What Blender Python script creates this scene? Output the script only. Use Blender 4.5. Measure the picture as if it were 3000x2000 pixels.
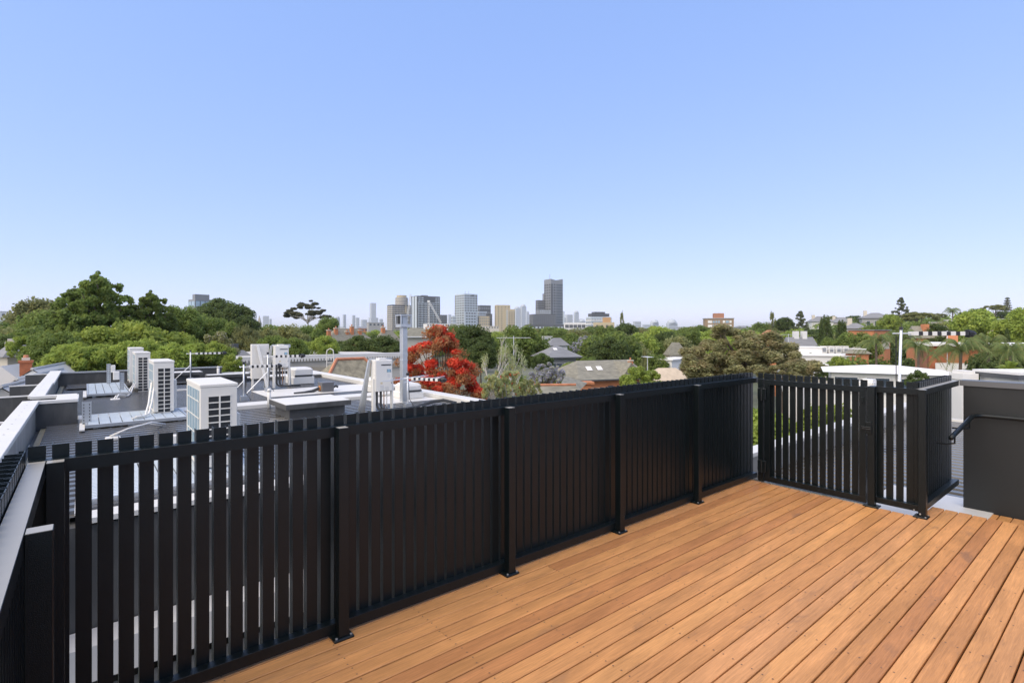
import bpy, math, random
import numpy as np
from math import radians as RAD, sin, cos, pi
random.seed(7); rng = np.random.default_rng(11)
S = bpy.context.scene; COL = S.collection
for o in list(bpy.data.objects): bpy.data.objects.remove(o)

# ------------------------------------------------------------------ camera, world, sun, exposure
HEAD = RAD(50.72); CA, SA = cos(HEAD), sin(HEAD); FPX = 1529.0; EYE = 1.46; HOR = 971.0
cam = bpy.data.objects.new('camera', bpy.data.cameras.new('camera')); COL.objects.link(cam); S.camera = cam
cam.location = (0, 0, EYE); cam.rotation_euler = (RAD(90), 0, HEAD - RAD(90))
cam.data.sensor_width = 36; cam.data.lens = FPX / 3000 * 36; cam.data.shift_y = -(HOR - 1000) / 3000 * -1
cam.data.clip_start = .05; cam.data.clip_end = 30000
W = bpy.data.worlds.new('World'); S.world = W; W.use_nodes = True
nt = W.node_tree; bg = nt.nodes['Background']
SUN_EL, SUN_BEAR = RAD(52), RAD(-96)
sky = nt.nodes.new('ShaderNodeTexSky'); sky.sky_type = 'NISHITA'; sky.sun_disc = False
sky.sun_elevation = SUN_EL; sky.sun_rotation = SUN_BEAR; sky.air_density = .7; sky.dust_density = 0; sky.ozone_density = 6
sep = nt.nodes.new('ShaderNodeSeparateColor'); com = nt.nodes.new('ShaderNodeCombineColor'); nt.links.new(sky.outputs[0], sep.inputs[0])
for ch, (g_, k_) in enumerate(((.5, 2.80), (.38, 3.2), (.2, 5.5))):      # soft response of the photograph's sky: same curve over the whole dome
    pw = nt.nodes.new('ShaderNodeMath'); pw.operation = 'POWER'; pw.inputs[1].default_value = g_
    ml = nt.nodes.new('ShaderNodeMath'); ml.operation = 'MULTIPLY'; ml.inputs[1].default_value = k_
    nt.links.new(sep.outputs[ch], pw.inputs[0]); nt.links.new(pw.outputs[0], ml.inputs[0]); nt.links.new(ml.outputs[0], com.inputs[ch])
nt.links.new(com.outputs[0], bg.inputs[0])
bg.inputs[1].default_value = .15
sun = bpy.data.objects.new('sun', bpy.data.lights.new('sun', 'SUN')); COL.objects.link(sun)
sun.data.energy = 5.0; sun.data.angle = RAD(95); sun.data.color = (1, .84, .62)
from mathutils import Vector
sd = Vector((sin(SUN_BEAR) * cos(SUN_EL), cos(SUN_BEAR) * cos(SUN_EL), sin(SUN_EL)))
sun.rotation_euler = sd.to_track_quat('Z', 'Y').to_euler()
S.view_settings.view_transform = 'Standard'; S.view_settings.look = 'None'
S.view_settings.exposure = 0; S.view_settings.gamma = 1; S.view_settings.use_curve_mapping = False
S.cycles.max_bounces = 6; S.cycles.volume_bounces = 0

# ------------------------------------------------------------------ helpers
def at(px, d):                     # a point of the place: bearing (as a pixel column of the photograph) and distance along the view
    r = (px - 1500) / FPX; return (d * (CA + r * SA), d * (SA - r * CA))
def zat(py, d): return EYE - (py - HOR) * d / FPX
def sm(x, a, b): t = min(1, max(0, (x - a) / (b - a))); return t * t * (3 - 2 * t)
def gz(x, y):                      # terrain height: flat suburb, a low hill rising to the right
    d = x * CA + y * SA; l = x * SA - y * CA
    if d < 1: return -9
    r = l / d
    return -9 + 12.5 * sm(d, 90, 260) * sm(r, .30, .75) * (1 - .4 * sm(d, 500, 1200))
def tag(o, label=None, cat=None, group=None, kind=None):
    if label: o['label'] = label
    if cat: o['category'] = cat
    if group: o['group'] = group
    if kind: o['kind'] = kind
    return o
def thing(name, label, cat, loc=(0, 0, 0), rz=0, group=None):
    o = bpy.data.objects.new(name, None); COL.objects.link(o); o.empty_display_size = .2
    o.location = loc; o.rotation_euler = (0, 0, rz); return tag(o, label, cat, group)
def put(name, me, parent=None, loc=(0, 0, 0), rot=(0, 0, 0), sc=None, kind=None):
    o = bpy.data.objects.new(name, me); COL.objects.link(o); o.location = loc; o.rotation_euler = rot
    if sc: o.scale = sc
    if parent: o.parent = parent
    if kind: o['kind'] = kind
    return o
class MB:
    def __init__(s): s.v = []; s.f = []; s.m = []; s.mats = []
    def mi(s, m):
        if m not in s.mats: s.mats.append(m)
        return s.mats.index(m)
    def poly(s, pts, m, faces):
        b = len(s.v); s.v += [tuple(p) for p in pts]; k = s.mi(m)
        for f in faces: s.f.append([b + i for i in f]); s.m.append(k)
        return s
    def quad(s, a, b, c, d, m): return s.poly([a, b, c, d], m, [(0, 1, 2, 3)])
    def box(s, x0, y0, z0, x1, y1, z1, m):
        return s.poly([(x0,y0,z0),(x1,y0,z0),(x1,y1,z0),(x0,y1,z0),(x0,y0,z1),(x1,y0,z1),(x1,y1,z1),(x0,y1,z1)], m,
            [(0,3,2,1),(4,5,6,7),(0,1,5,4),(1,2,6,5),(2,3,7,6),(3,0,4,7)])
    def cbox(s, x0, y0, z0, x1, y1, z1, m, c):     # box with bevelled vertical and top edges
        p = [(x0+c,y0),(x1-c,y0),(x1,y0+c),(x1,y1-c),(x1-c,y1),(x0+c,y1),(x0,y1-c),(x0,y0+c)]
        q = [(x0+2*c,y0+c),(x1-2*c,y0+c),(x1-c,y0+2*c),(x1-c,y1-2*c),(x1-2*c,y1-c),(x0+2*c,y1-c),(x0+c,y1-2*c),(x0+c,y0+2*c)]
        pts = [(a,b,z0) for a,b in p] + [(a,b,z1-c) for a,b in p] + [(a,b,z1) for a,b in q]
        F = [tuple(range(7,-1,-1)), tuple(range(16,24))]
        for L in (0, 8):
            for i in range(8): j = (i+1) % 8; F.append((L+i, L+j, L+8+j, L+8+i))
        return s.poly(pts, m, F)
    def tube(s, pts, r, m, n=8, cap=True):
        pts = [Vector(p) for p in pts]; rs = r if isinstance(r, (list, tuple)) else [r] * len(pts)
        V = []; F = []; up = Vector((0.13, .21, 1)).normalized(); prev = None
        for i, p in enumerate(pts):
            t = (pts[min(i+1, len(pts)-1)] - pts[max(i-1, 0)]).normalized()
            a = t.cross(up if abs(t.dot(up)) < .95 else Vector((1, 0, 0))).normalized() if prev is None else (prev - t * prev.dot(t)).normalized()
            prev = a; b = t.cross(a)
            for k in range(n): g = 2 * pi * k / n; V.append(p + (a * cos(g) + b * sin(g)) * rs[i])
        for i in range(len(pts) - 1):
            for k in range(n): l = (k + 1) % n; F.append((i*n+k, i*n+l, (i+1)*n+l, (i+1)*n+k))
        if cap: F += [tuple(range(n-1, -1, -1)), tuple((len(pts)-1)*n + k for k in range(n))]
        return s.poly(V, m, F)
    def mesh(s, name, smooth=False):
        me = bpy.data.meshes.new(name); me.from_pydata(s.v, [], s.f)
        for m in s.mats: me.materials.append(m)
        me.polygons.foreach_set('material_index', s.m)
        if smooth: me.polygons.foreach_set('use_smooth', [True] * len(s.f))
        me.update(); return me
    def obj(s, name, parent=None, loc=(0,0,0), rot=(0,0,0), kind=None, smooth=False): return put(name, s.mesh(name, smooth), parent, loc, rot, None, kind)
def boxm(name, x, y, z, m, c=0):
    b = MB(); (b.cbox(0,0,0,x,y,z,m,c) if c else b.box(0,0,0,x,y,z,m)); return b.mesh(name)
def one(name, parent, a, b, m, c=0, kind=None):     # one box part; rails and posts carry the pale skyward sheen of their top faces
    k = MB(); (k.cbox(*a, *b, m, c) if c else k.box(*a, *b, m))
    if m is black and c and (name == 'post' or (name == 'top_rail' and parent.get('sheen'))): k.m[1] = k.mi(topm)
    return k.obj(name, parent, kind=kind)

def mat(name, col, rough=.6, metal=0, spec=.5, var=0, vs=3.0, stretch=(1,1,1), bump=0, bs=60, rnd=0, dirt=None, ds=1.5, da=.5, transl=0):
    m = bpy.data.materials.new(name); m.use_nodes = True; N = m.node_tree; L = N.links
    p = N.nodes['Principled BSDF']; p.inputs['Roughness'].default_value = rough; p.inputs['Metallic'].default_value = metal
    p.inputs['Specular IOR Level'].default_value = spec
    tc = N.nodes.new('ShaderNodeTexCoord'); mp = N.nodes.new('ShaderNodeMapping'); mp.inputs['Scale'].default_value = stretch
    oi = N.nodes.new('ShaderNodeObjectInfo')
    av = N.nodes.new('ShaderNodeVectorMath'); av.operation = 'MULTIPLY_ADD'; av.inputs[1].default_value = (37, 53, 19)
    L.new(oi.outputs['Random'], av.inputs[0]); L.new(tc.outputs['Object'], av.inputs[2]); L.new(av.outputs[0], mp.inputs['Vector'])
    c = N.nodes.new('ShaderNodeRGB'); c.outputs[0].default_value = (*col, 1); out = c.outputs[0]
    def noise(scale, det=4, r=.6):
        n = N.nodes.new('ShaderNodeTexNoise'); n.inputs['Scale'].default_value = scale; n.inputs['Detail'].default_value = det; n.inputs['Roughness'].default_value = r
        L.new(mp.outputs[0], n.inputs['Vector']); return n.outputs['Fac']
    def mulval(out, fac, lo, hi):
        mr = N.nodes.new('ShaderNodeMapRange'); mr.inputs['To Min'].default_value = lo; mr.inputs['To Max'].default_value = hi
        mr.inputs['From Min'].default_value = .25; mr.inputs['From Max'].default_value = .75; L.new(fac, mr.inputs['Value'])
        x = N.nodes.new('ShaderNodeMix'); x.data_type = 'RGBA'; x.blend_type = 'MULTIPLY'; x.inputs['Factor'].default_value = 1
        L.new(out, x.inputs['A']); L.new(mr.outputs[0], x.inputs['B']); return x.outputs['Result']
    if var: out = mulval(out, noise(vs), 1 - var, 1 + var)
    if rnd:
        mr = N.nodes.new('ShaderNodeMapRange'); mr.inputs['To Min'].default_value = 1 - rnd; mr.inputs['To Max'].default_value = 1 + rnd; L.new(oi.outputs['Random'], mr.inputs['Value'])
        x = N.nodes.new('ShaderNodeMix'); x.data_type = 'RGBA'; x.blend_type = 'MULTIPLY'; x.inputs['Factor'].default_value = 1
        L.new(out, x.inputs['A']); L.new(mr.outputs[0], x.inputs['B']); out = x.outputs['Result']
    if dirt:
        cr = N.nodes.new('ShaderNodeValToRGB'); cr.color_ramp.elements[0].position = .48; cr.color_ramp.elements[1].position = .72
        L.new(noise(ds, 6, .65), cr.inputs[0]); mu = N.nodes.new('ShaderNodeMath'); mu.operation = 'MULTIPLY'; mu.inputs[1].default_value = da; L.new(cr.outputs[0], mu.inputs[0])
        x = N.nodes.new('ShaderNodeMix'); x.data_type = 'RGBA'; x.inputs['B'].default_value = (*dirt, 1); L.new(mu.outputs[0], x.inputs['Factor']); L.new(out, x.inputs['A']); out = x.outputs['Result']
    L.new(out, p.inputs['Base Color'])
    if bump:
        b = N.nodes.new('ShaderNodeBump'); b.inputs['Strength'].default_value = bump; b.inputs['Distance'].default_value = .01
        L.new(noise(bs, 3), b.inputs['Height']); L.new(b.outputs[0], p.inputs['Normal'])
    if transl:
        t = N.nodes.new('ShaderNodeBsdfTranslucent'); ms = N.nodes.new('ShaderNodeMixShader'); ms.inputs[0].default_value = transl
        L.new(out, t.inputs[0]); L.new(p.outputs[0], ms.inputs[1]); L.new(t.outputs[0], ms.inputs[2]); L.new(ms.outputs[0], N.nodes['Material Output'].inputs[0])
    return m

black = mat('black_powder_coat', (.0045,.008,.0095), .30, spec=.33, var=.15, vs=6, bump=.15, bs=400)
topm = mat('painted_sky_sheen_tops', (.40,.375,.315), .38, metal=.2, spec=.7, var=.05, vs=3, bump=.03, bs=300)  # pale base colour stands in for sky reflected on the black coat's top faces
blackwall = mat('charcoal_render_board', (.014,.0165,.0175), .6, var=.12, vs=2, bump=.1, bs=200)
white_cap = mat('white_roof_flashing', (.66,.645,.60), .45, var=.03, vs=2, dirt=(.5,.5,.48), ds=1.2, da=.25)
char_wall = mat('charcoal_cladding', (.062,.062,.06), .55, var=.12, vs=1.2, stretch=(1,1,.3), dirt=(.2,.2,.19), ds=3, da=.35)
rib_mat = mat('grey_corrugated_steel', (.095,.09,.08), .26, metal=0, spec=.7, var=.1, vs=1.5, dirt=(.15,.15,.15), ds=.8, da=.3)
galv = mat('galvanised_steel', (.5,.52,.53), .38, metal=.6, var=.12, vs=8)
zinc_wall = mat('streaked_zinc_flashing', (.36,.355,.34), .4, metal=.4, var=.35, vs=3, stretch=(3,3,.25), dirt=(.3,.27,.18), ds=2, da=.3)
mesh_mat = mat('pale_grid_platform', (.58,.63,.66), .5, metal=.2, var=.06, vs=3)
ac_white = mat('appliance_white_enamel', (.70,.675,.61), .4, var=.02, vs=2, dirt=(.55,.54,.5), ds=2, da=.15)
ac_blue = mat('coil_fin_grey_blue', (.24,.34,.4), .5, metal=.2, var=.1, vs=20)
dark_slot = mat('dark_grille_void', (.02,.022,.024), .6)
whitepl = mat('white_plastic', (.70,.685,.64), .4)
rubber = mat('black_rubber_lagging', (.04,.042,.045), .7, var=.1)
brown = mat('brick_orange', (.36,.12,.055), .85, var=.25, vs=5, bump=.3, bs=30)
glass = mat('window_glass', (.05,.07,.09), .12, spec=.8, var=.3, vs=.6)
glass_lt = mat('pale_window_glass', (.28,.38,.45), .15, spec=.8, var=.3, vs=.2)
trunkm = mat('bark', (.13,.1,.075), .9, var=.3, vs=6)
paleb = mat('pale_bark', (.55,.52,.47), .8, var=.3, vs=5)

# ------------------------------------------------------------------ ground
def ground():
    ds = [-60, -20, 0, 8, 20, 40, 60, 90, 120, 150, 180, 210, 240, 280, 330, 400, 500, 700, 1000, 1500, 2500, 4500, 8000, 14000]
    rs = np.linspace(-1.6, 1.6, 41); b = []; F = []
    for d in ds:
        for r in rs:
            dd = max(abs(d), 60) if d < 60 else d
            l = r * dd; x = d * CA + l * SA; y = d * SA - l * CA
            b.append((x, y, gz(x, y) if d > 60 else -9))
    n = len(rs)
    for i in range(len(ds)-1):
        for j in range(n-1): F.append((i*n+j, i*n+j+1, (i+1)*n+j+1, (i+1)*n+j))
    m = mat('suburb_ground', (.10,.115,.07), .95, var=.4, vs=.05, dirt=(.22,.21,.2), ds=.03, da=.6)
    k = MB(); k.poly(b, m, F); tag(k.obj('ground', smooth=True), kind='structure')
ground()

# ------------------------------------------------------------------ deck
def wood():
    m = bpy.data.materials.new('oiled_hardwood'); m.use_nodes = True; N = m.node_tree; L = N.links; p = N.nodes['Principled BSDF']
    tc = N.nodes.new('ShaderNodeTexCoord'); oi = N.nodes.new('ShaderNodeObjectInfo')
    av = N.nodes.new('ShaderNodeVectorMath'); av.operation = 'MULTIPLY_ADD'; av.inputs[1].default_value = (31, 17, 0)
    L.new(oi.outputs['Random'], av.inputs[0]); L.new(tc.outputs['Object'], av.inputs[2])
    def noise(sc, scale, det, rough=.6, dist=0):
        mp = N.nodes.new('ShaderNodeMapping'); mp.inputs['Scale'].default_value = sc; L.new(av.outputs[0], mp.inputs[0])
        n = N.nodes.new('ShaderNodeTexNoise'); n.inputs['Scale'].default_value = scale; n.inputs['Detail'].default_value = det; n.inputs['Roughness'].default_value = rough; n.inputs['Distortion'].default_value = dist
        L.new(mp.outputs[0], n.inputs['Vector']); return n.outputs['Fac']
    cr = N.nodes.new('ShaderNodeValToRGB'); e = cr.color_ramp.elements
    e[0].position = 0; e[0].color = (.45,.20,.074,1); e[1].position = 1; e[1].color = (.56,.275,.11,1)
    for pos, c in ((.2,(.50,.235,.082,1)), (.4,(.57,.275,.10,1)), (.55,(.50,.235,.085,1)), (.72,(.58,.285,.10,1)), (.86,(.53,.255,.098,1))):
        q = e.new(pos); q.color = c
    L.new(oi.outputs['Random'], cr.inputs[0]); out = cr.outputs[0]
    def mul(out, fac, lo, hi, a=.3, b=.7):
        mr = N.nodes.new('ShaderNodeMapRange'); mr.inputs['From Min'].default_value = a; mr.inputs['From Max'].default_value = b
        mr.inputs['To Min'].default_value = lo; mr.inputs['To Max'].default_value = hi; L.new(fac, mr.inputs[0])
        x = N.nodes.new('ShaderNodeMix'); x.data_type = 'RGBA'; x.blend_type = 'MULTIPLY'; x.inputs['Factor'].default_value = 1
        L.new(out, x.inputs['A']); L.new(mr.outputs[0], x.inputs['B']); return x.outputs['Result']
    out = mul(out, noise((1.2, 26, 1), 5, 7, .75, .8), .74, 1.26)
    out = mul(out, noise((1, 5, 1), 1.3, 3, .5, 1.2), .82, 1.15)
    # dark weather smudges and knots
    r2 = N.nodes.new('ShaderNodeValToRGB'); r2.color_ramp.elements[0].position = .6; r2.color_ramp.elements[1].position = .78
    L.new(noise((1, 3.2, 1), 2.6, 5, .6, .5), r2.inputs[0]); mu = N.nodes.new('ShaderNodeMath'); mu.operation = 'MULTIPLY'; mu.inputs[1].default_value = .65; L.new(r2.outputs[0], mu.inputs[0])
    x = N.nodes.new('ShaderNodeMix'); x.data_type = 'RGBA'; x.inputs['B'].default_value = (.17,.10,.065,1); L.new(mu.outputs[0], x.inputs['Factor']); L.new(out, x.inputs['A']); out = x.outputs['Result']
    L.new(out, p.inputs['Base Color']); p.inputs['Roughness'].default_value = .5; p.inputs['Specular IOR Level'].default_value = .35
    b = N.nodes.new('ShaderNodeBump'); b.inputs['Strength'].default_value = .25; b.inputs['Distance'].default_value = .004
    L.new(noise((1, 25, 1), 12, 4), b.inputs['Height']); L.new(b.outputs[0], p.inputs['Normal'])
    return m
woodm = wood(); darkwood = mat('deck_joist_timber', (.02,.012,.008), .9); screwm = mat('screw_head', (.2,.12,.075), .5, metal=.3)
deck = tag(bpy.data.objects.new('deck', None), kind='structure'); COL.objects.link(deck)
mb = MB(); screws = MB()
PW, PITCH = .0812, .0885
sub = MB(); sub.box(-.15, -1.2, -.16, 5.08, 2.52, -.06, darkwood); sub.box(5.08, -1.2, -.16, 5.49, 1.13, -.06, darkwood); sub.obj('deck_frame', deck)
def plank(x0, x1, y0, z=-.01, parent=deck):
    k = MB(); L = x1 - x0; w = PW; c = .003
    # cross-section with rounded arrises, run along x
    prof = [(0,-.022),(w,-.022),(w,-c),(w-c,0),(c,0),(0,-c)]
    pts = [(0,a,b) for a,b in prof] + [(L,a,b) for a,b in prof]; n = len(prof)
    k.poly(pts, woodm, [tuple(range(n)), tuple(range(2*n-1, n-1, -1))] + [(i, n+i, n+(i+1)%n, (i+1)%n) for i in range(n)])
    o = k.obj('plank', parent, (x0, y0 + random.uniform(-.0008,.0008), z + random.uniform(-.0008,.0008)))
    xx = math.ceil((x0 - .02) / .45) * .45
    while xx < x1 - .02:
        for yy in (.018, w - .018):
            cx, cy = xx + random.uniform(-.006,.006), y0 + yy + random.uniform(-.003,.003)
            screws.poly([(cx + .0042*cos(g*pi/3), cy + .0042*sin(g*pi/3), z + .0014) for g in range(6)], screwm, [tuple(range(6))])
        xx += .45
    return o
joints = {0: 3.6, 1: 2.25, 3: 1.35, 5: 4.05, 9: .9}
for i in range(-1, 40):
    y0 = 2.405 + .0885 - PITCH * (i + 1) + .002 - .0
    if y0 < -1.1: break
    xe = 5.125 if y0 > 1.1 else 5.51
    xe += random.uniform(-.004, .004)
    if i in joints: plank(-.14, joints[i] - .001, y0); plank(joints[i] + .001, xe, y0)
    else: plank(-.14 if y0 > -.2 else 1.5, xe, y0)
screws.obj('screw_head', deck, kind='stuff')
edge = mat('lichened_edge_strip', (.5,.5,.46), .8, var=.2, vs=9, dirt=(.16,.2,.08), ds=7, da=.9)
one('edge_strip', deck, (5.131, 1.5, -.14), (5.185, 2.4, -.006), edge)
step = tag(bpy.data.objects.new('lower_step', None), kind='structure'); COL.objects.link(step)
for i in range(12):
    y0 = .86 - PITCH * i
    plank(5.56, 6.36, y0, -.19, step)
one('step_frame', step, (5.50, -.4, -.5), (6.36, .95, -.22), darkwood)

# ------------------------------------------------------------------ balustrade fences
def slat_mesh(z0, z1, w=.0486, dep=.05, t=.0025):
    b = MB(); b.box(0, 0, z0, w, t, z1, black); b.box(0, t, z0, t, dep, z1, black); b.box(w - t, t, z0, w, dep * .35, z1, black); return b.mesh('slat')
def post(parent, x, y, z1=1.0, s=.05, plate=True, z0=.001):
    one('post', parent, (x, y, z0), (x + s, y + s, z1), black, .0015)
    if plate:
        k = MB(); k.cbox(x - .026, y - .013, -.009, x + s + .022, y + s + .03, .002, black, .004)
        for ax in (x - .012, x + s + .009): k.tube([(ax, y, .002), (ax, y, .007)], .006, galv, 6)
        k.obj('base_plate', parent)
A = thing('fence', 'long black slatted metal balustrade along the far left edge of the timber deck', 'fence', (0, 0, 0), group='black slatted balustrades round the deck')
sm1 = slat_mesh(.03, 1.047)
for k in range(-1, 82): put('slat', sm1, A, (-.0937 + .06506 * k, 2.541, 0))
one('top_rail', A, (-.157, 2.4905, .951), (5.235, 2.5405, 1.0), black, .001)
one('bottom_rail', A, (-.105, 2.4905, .004), (5.21, 2.5405, .053), black, .001)
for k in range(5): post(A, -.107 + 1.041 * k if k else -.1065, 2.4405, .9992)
Ef = thing('fence', 'short black slatted balustrade coming from the left corner post towards the viewer', 'fence', (0, 0, 0), group='black slatted balustrades round the deck')
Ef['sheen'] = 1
for k in range(0, 36): put('slat', sm1, Ef, (-.160, 2.4235 - .0625 * k, 0), (0, 0, pi / 2))
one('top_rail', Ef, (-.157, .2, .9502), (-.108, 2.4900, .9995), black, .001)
one('bottom_rail', Ef, (-.157, .2, .004), (-.108, 2.4900, .053), black, .001)
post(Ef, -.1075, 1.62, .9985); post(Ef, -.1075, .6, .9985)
one('edge_trim', Ef, (-.158, 2.495, .0), (-.108, 2.54, .9505), black)
# gate
G = thing('gate', 'black slatted metal gate with hinges and latch in the far corner of the deck', 'gate')
sm2 = slat_mesh(.04, 1.047)
for k in range(13): put('slat', sm2, G, (5.1615, 2.354 - .0647 * k, 0), (0, 0, -pi / 2))
one('top_rail', G, (5.11, 1.522, .945), (5.16, 2.375, .9925), black, .001)
one('bottom_rail', G, (5.11, 1.522, .012), (5.16, 2.375, .062), black, .001)
for y in (1.5225, 2.3245): one('stile', G, (5.1105, y, .0622), (5.1595, y + .05, .9448), black, .001)
for z in (.80, .10):
    k = MB(); k.cbox(5.085, 2.352, z, 5.109, 2.392, z + .11, black, .006); k.cbox(5.083, 2.397, z + .004, 5.109, 2.43, z + .112, black, .006); k.tube([(5.092, 2.394, z - .012), (5.092, 2.394, z + .115)], .011, black, 8); k.obj('hinge', G)
k = MB(); k.box(5.099, 1.535, .855, 5.109, 1.56, .905, black); k.box(5.092, 1.543, .862, 5.1, 1.549, .897, black); k.obj('striker', G)
B = thing('fence', 'narrow fixed black slatted panel between the gate latch post and the right corner post', 'fence', group='black slatted balustrades round the deck')
sm3 = slat_mesh(.03, 1.047)
for y in (1.474, 1.405, 1.335, 1.265): put('slat', sm3, B, (5.2105, y, 0), (0, 0, -pi / 2))
one('slat', B, (5.2105, 2.434, .03), (5.213, 2.482, 1.047), black); one('slat', B, (5.2105, 2.374, .94), (5.213, 2.424, 1.047), black)
one('hinge_post', B, (5.11, 2.386, .001), (5.16, 2.437, .9985), black, .0015)
one('top_rail', B, (5.1605, 1.165, .9505), (5.2100, 1.512, .9992), black, .001); one('bottom_rail', B, (5.1605, 1.165, .02), (5.2100, 1.512, .068), black, .001)
k = MB(); k.box(5.111, 1.46, .001, 5.16, 1.511, .9985, black); k.obj('post', B)
k = MB(); k.cbox(5.085, 1.43, -.009, 5.18, 1.54, .002, black, .004); k.obj('base_plate', B)
k = MB(); k.cbox(5.098, 1.478, .60, 5.11, 1.525, .70, black, .003); k.tube([(5.093, 1.55, .655), (5.093, 1.48, .655)], .005, black, 6); k.tube([(5.093, 1.545, .64), (5.093, 1.48, .64)], .005, black, 6); k.obj('latch', B)
Cf = thing('fence', 'short black slatted balustrade at right running to the charcoal wall with the handrail', 'fence', group='black slatted balustrades round the deck')
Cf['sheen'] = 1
for k_ in range(17): put('slat', sm1, Cf, (5.265 + .065 * k_, 1.1905, 0))
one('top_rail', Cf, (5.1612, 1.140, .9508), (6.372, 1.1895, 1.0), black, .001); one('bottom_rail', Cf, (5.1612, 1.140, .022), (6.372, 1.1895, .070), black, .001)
one('slat', Cf, (5.2145, 1.1905, .03), (5.217, 1.25, 1.047), black)
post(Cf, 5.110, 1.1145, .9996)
k = MB(); k.tube([(5.1085, 1.15, .02), (5.104, 1.15, .02)], .006, galv, 8); k.tube([(5.158, 1.2, .03), (5.15, 1.2, .03)], .005, galv, 8); k.obj('bolt', Cf)
# dark wall at right with coping and handrail
Dw = thing('wall', 'charcoal rendered wall with metal coping at the right end of the deck', 'wall')
one('wall_panel', Dw, (6.38, -2.2, -.6), (6.5, 1.11, .953), blackwall)
one('coping', Dw, (6.365, -2.2, .9535), (6.52, 1.135, 1.004), mat('coping_metal', (.13,.135,.14), .4, metal=.3, spec=.6, var=.08))
Hr = thing('handrail', 'round black metal handrail bent along the slatted panel and the charcoal wall', 'handrail')
hp = [(5.42, 1.02, .60), (5.55, 1.02, .615), (5.9, 1.02, .655), (6.20, 1.02, .69), (6.26, 1.00, .695), (6.30, .95, .697), (6.305, .88, .697), (6.305, .3, .697), (6.305, -2.0, .697)]
k = MB(); k.tube(hp, .0185, black, 12); k.obj('rail', Hr, smooth=True)
for (x, y, z) in ((5.55, 1.02, .6), (6.1, 1.02, .66)):
    k = MB(); k.tube([(x, y, z), (x, y, z - .06), (x, y + .05, z - .075), (x, 1.14, z - .075)], .007, black, 6); k.obj('bracket', Hr)
k = MB(); k.tube([(6.305, .1, .68), (6.305, .1, .62), (6.38, .1, .6)], .007, black, 6); k.obj('bracket', Hr)

# ------------------------------------------------------------------ neighbouring townhouse roof on the left
RF = thing('townhouse_row', 'dark townhouse row whose grey corrugated roofs spread behind the long fence', 'building')
def ribs(x0, x1, y0, y1, z, parent, along='x', pitch=.2, m=rib_mat, name='roof_sheet'):
    b = MB(); prof = []; L = (y1 - y0) if along == 'x' else (x1 - x0); n = int(L / pitch)
    for i in range(n):
        o = i * pitch; prof += [(o, 0), (o + pitch*.45, 0), (o + pitch*.5, .03), (o + pitch*.95, .03)]
    prof.append((L, 0)); pts = []; F = []
    for t, h in prof:
        if along == 'x': pts += [(x0, y0 + t, z + h), (x1, y0 + t, z + h)]
        else: pts += [(x0 + t, y0, z + h), (x0 + t, y1, z + h)]
    for i in range(len(prof) - 1): F.append((2*i, 2*i+1, 2*i+3, 2*i+2) if along == 'x' else (2*i, 2*i+2, 2*i+3, 2*i+1))
    b.poly(pts, m, F); return b.obj(name, parent)
ribs(-.48, 6.2, 5.75, 11.42, -.105, RF); ribs(-.42, 6.2, 12.35, 17.9, -.105, RF); ribs(-.40, 6.2, 18.6, 20.0, -.105, RF)
one('wall', RF, (-.72, 5.62, -9), (6.36, 20.05, -.16), char_wall)
one('gutter_lining', RF, (-.56, 5.8, -.15), (-.47, 20, -.125), mat('lichened_gutter', (.3,.27,.19), .8, var=.3, vs=3, dirt=(.12,.14,.06), ds=3, da=.6))
one('front_flashing', RF, (-.05, 5.56, -.13), (6.4, 5.80, -.085), white_cap)
def capping(x0, y0, x1, y1, z, name='coping', up=.05, m=white_cap):
    return one(name, RF, (x0, y0, z - up), (x1, y1, z), m, .004)
one('parapet_wall', RF, (-.74, 4.6, -.9), (-.62, 11.42, .28), zinc_wall); one('parapet_wall', RF, (-.72, 12.4, -.5), (-.60, 19.98, .28), zinc_wall)
capping(-.80, 4.6, -.585, 8.05, .3305); capping(-.79, 8.056, -.582, 11.56, .333); capping(-.78, 12.45, -.55, 15.4, .3315); capping(-.775, 15.406, -.53, 20.02, .328)
one('party_wall', RF, (-.72, 11.42, -.5), (-.1, 11.5, .285), char_wall); one('party_wall', RF, (-.6, 12.3, -.5), (-.12, 12.38, .285), char_wall)
capping(-.5845, 11.40, -.09, 11.52, .334); capping(-.38, 11.5205, -.085, 12.26, .3328); capping(-.74, 12.2605, -.11, 12.4, .3345)
# screws on the copings
k = MB()
for y in [5 + .42 * i for i in range(16)] + [12.6 + .42 * i for i in range(14)]:
    zt = .335; k.poly([(-.69 + .011*cos(g), y + .011*sin(g), zt) for g in [i * pi / 3 for i in range(6)]], dark_slot, [tuple(range(6))])
k.obj('screw_head', RF, kind='stuff')
for (x0, x1, y, m) in ((-1.08, -.80, 12.9, char_wall), (-1.0, -.79, 15.4, char_wall), (-1.0, -.79, 19.2, char_wall), (-1.2, -.81, 9.3, char_wall)):
    one('fin_wall', RF, (x0 - .25, y, -2), (x1, y + .05, .28), m); one('fin_cap', RF, (x0 - .26, y - .01, .2805), (x1 - .001, y + .062, .30), white_cap)
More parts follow.
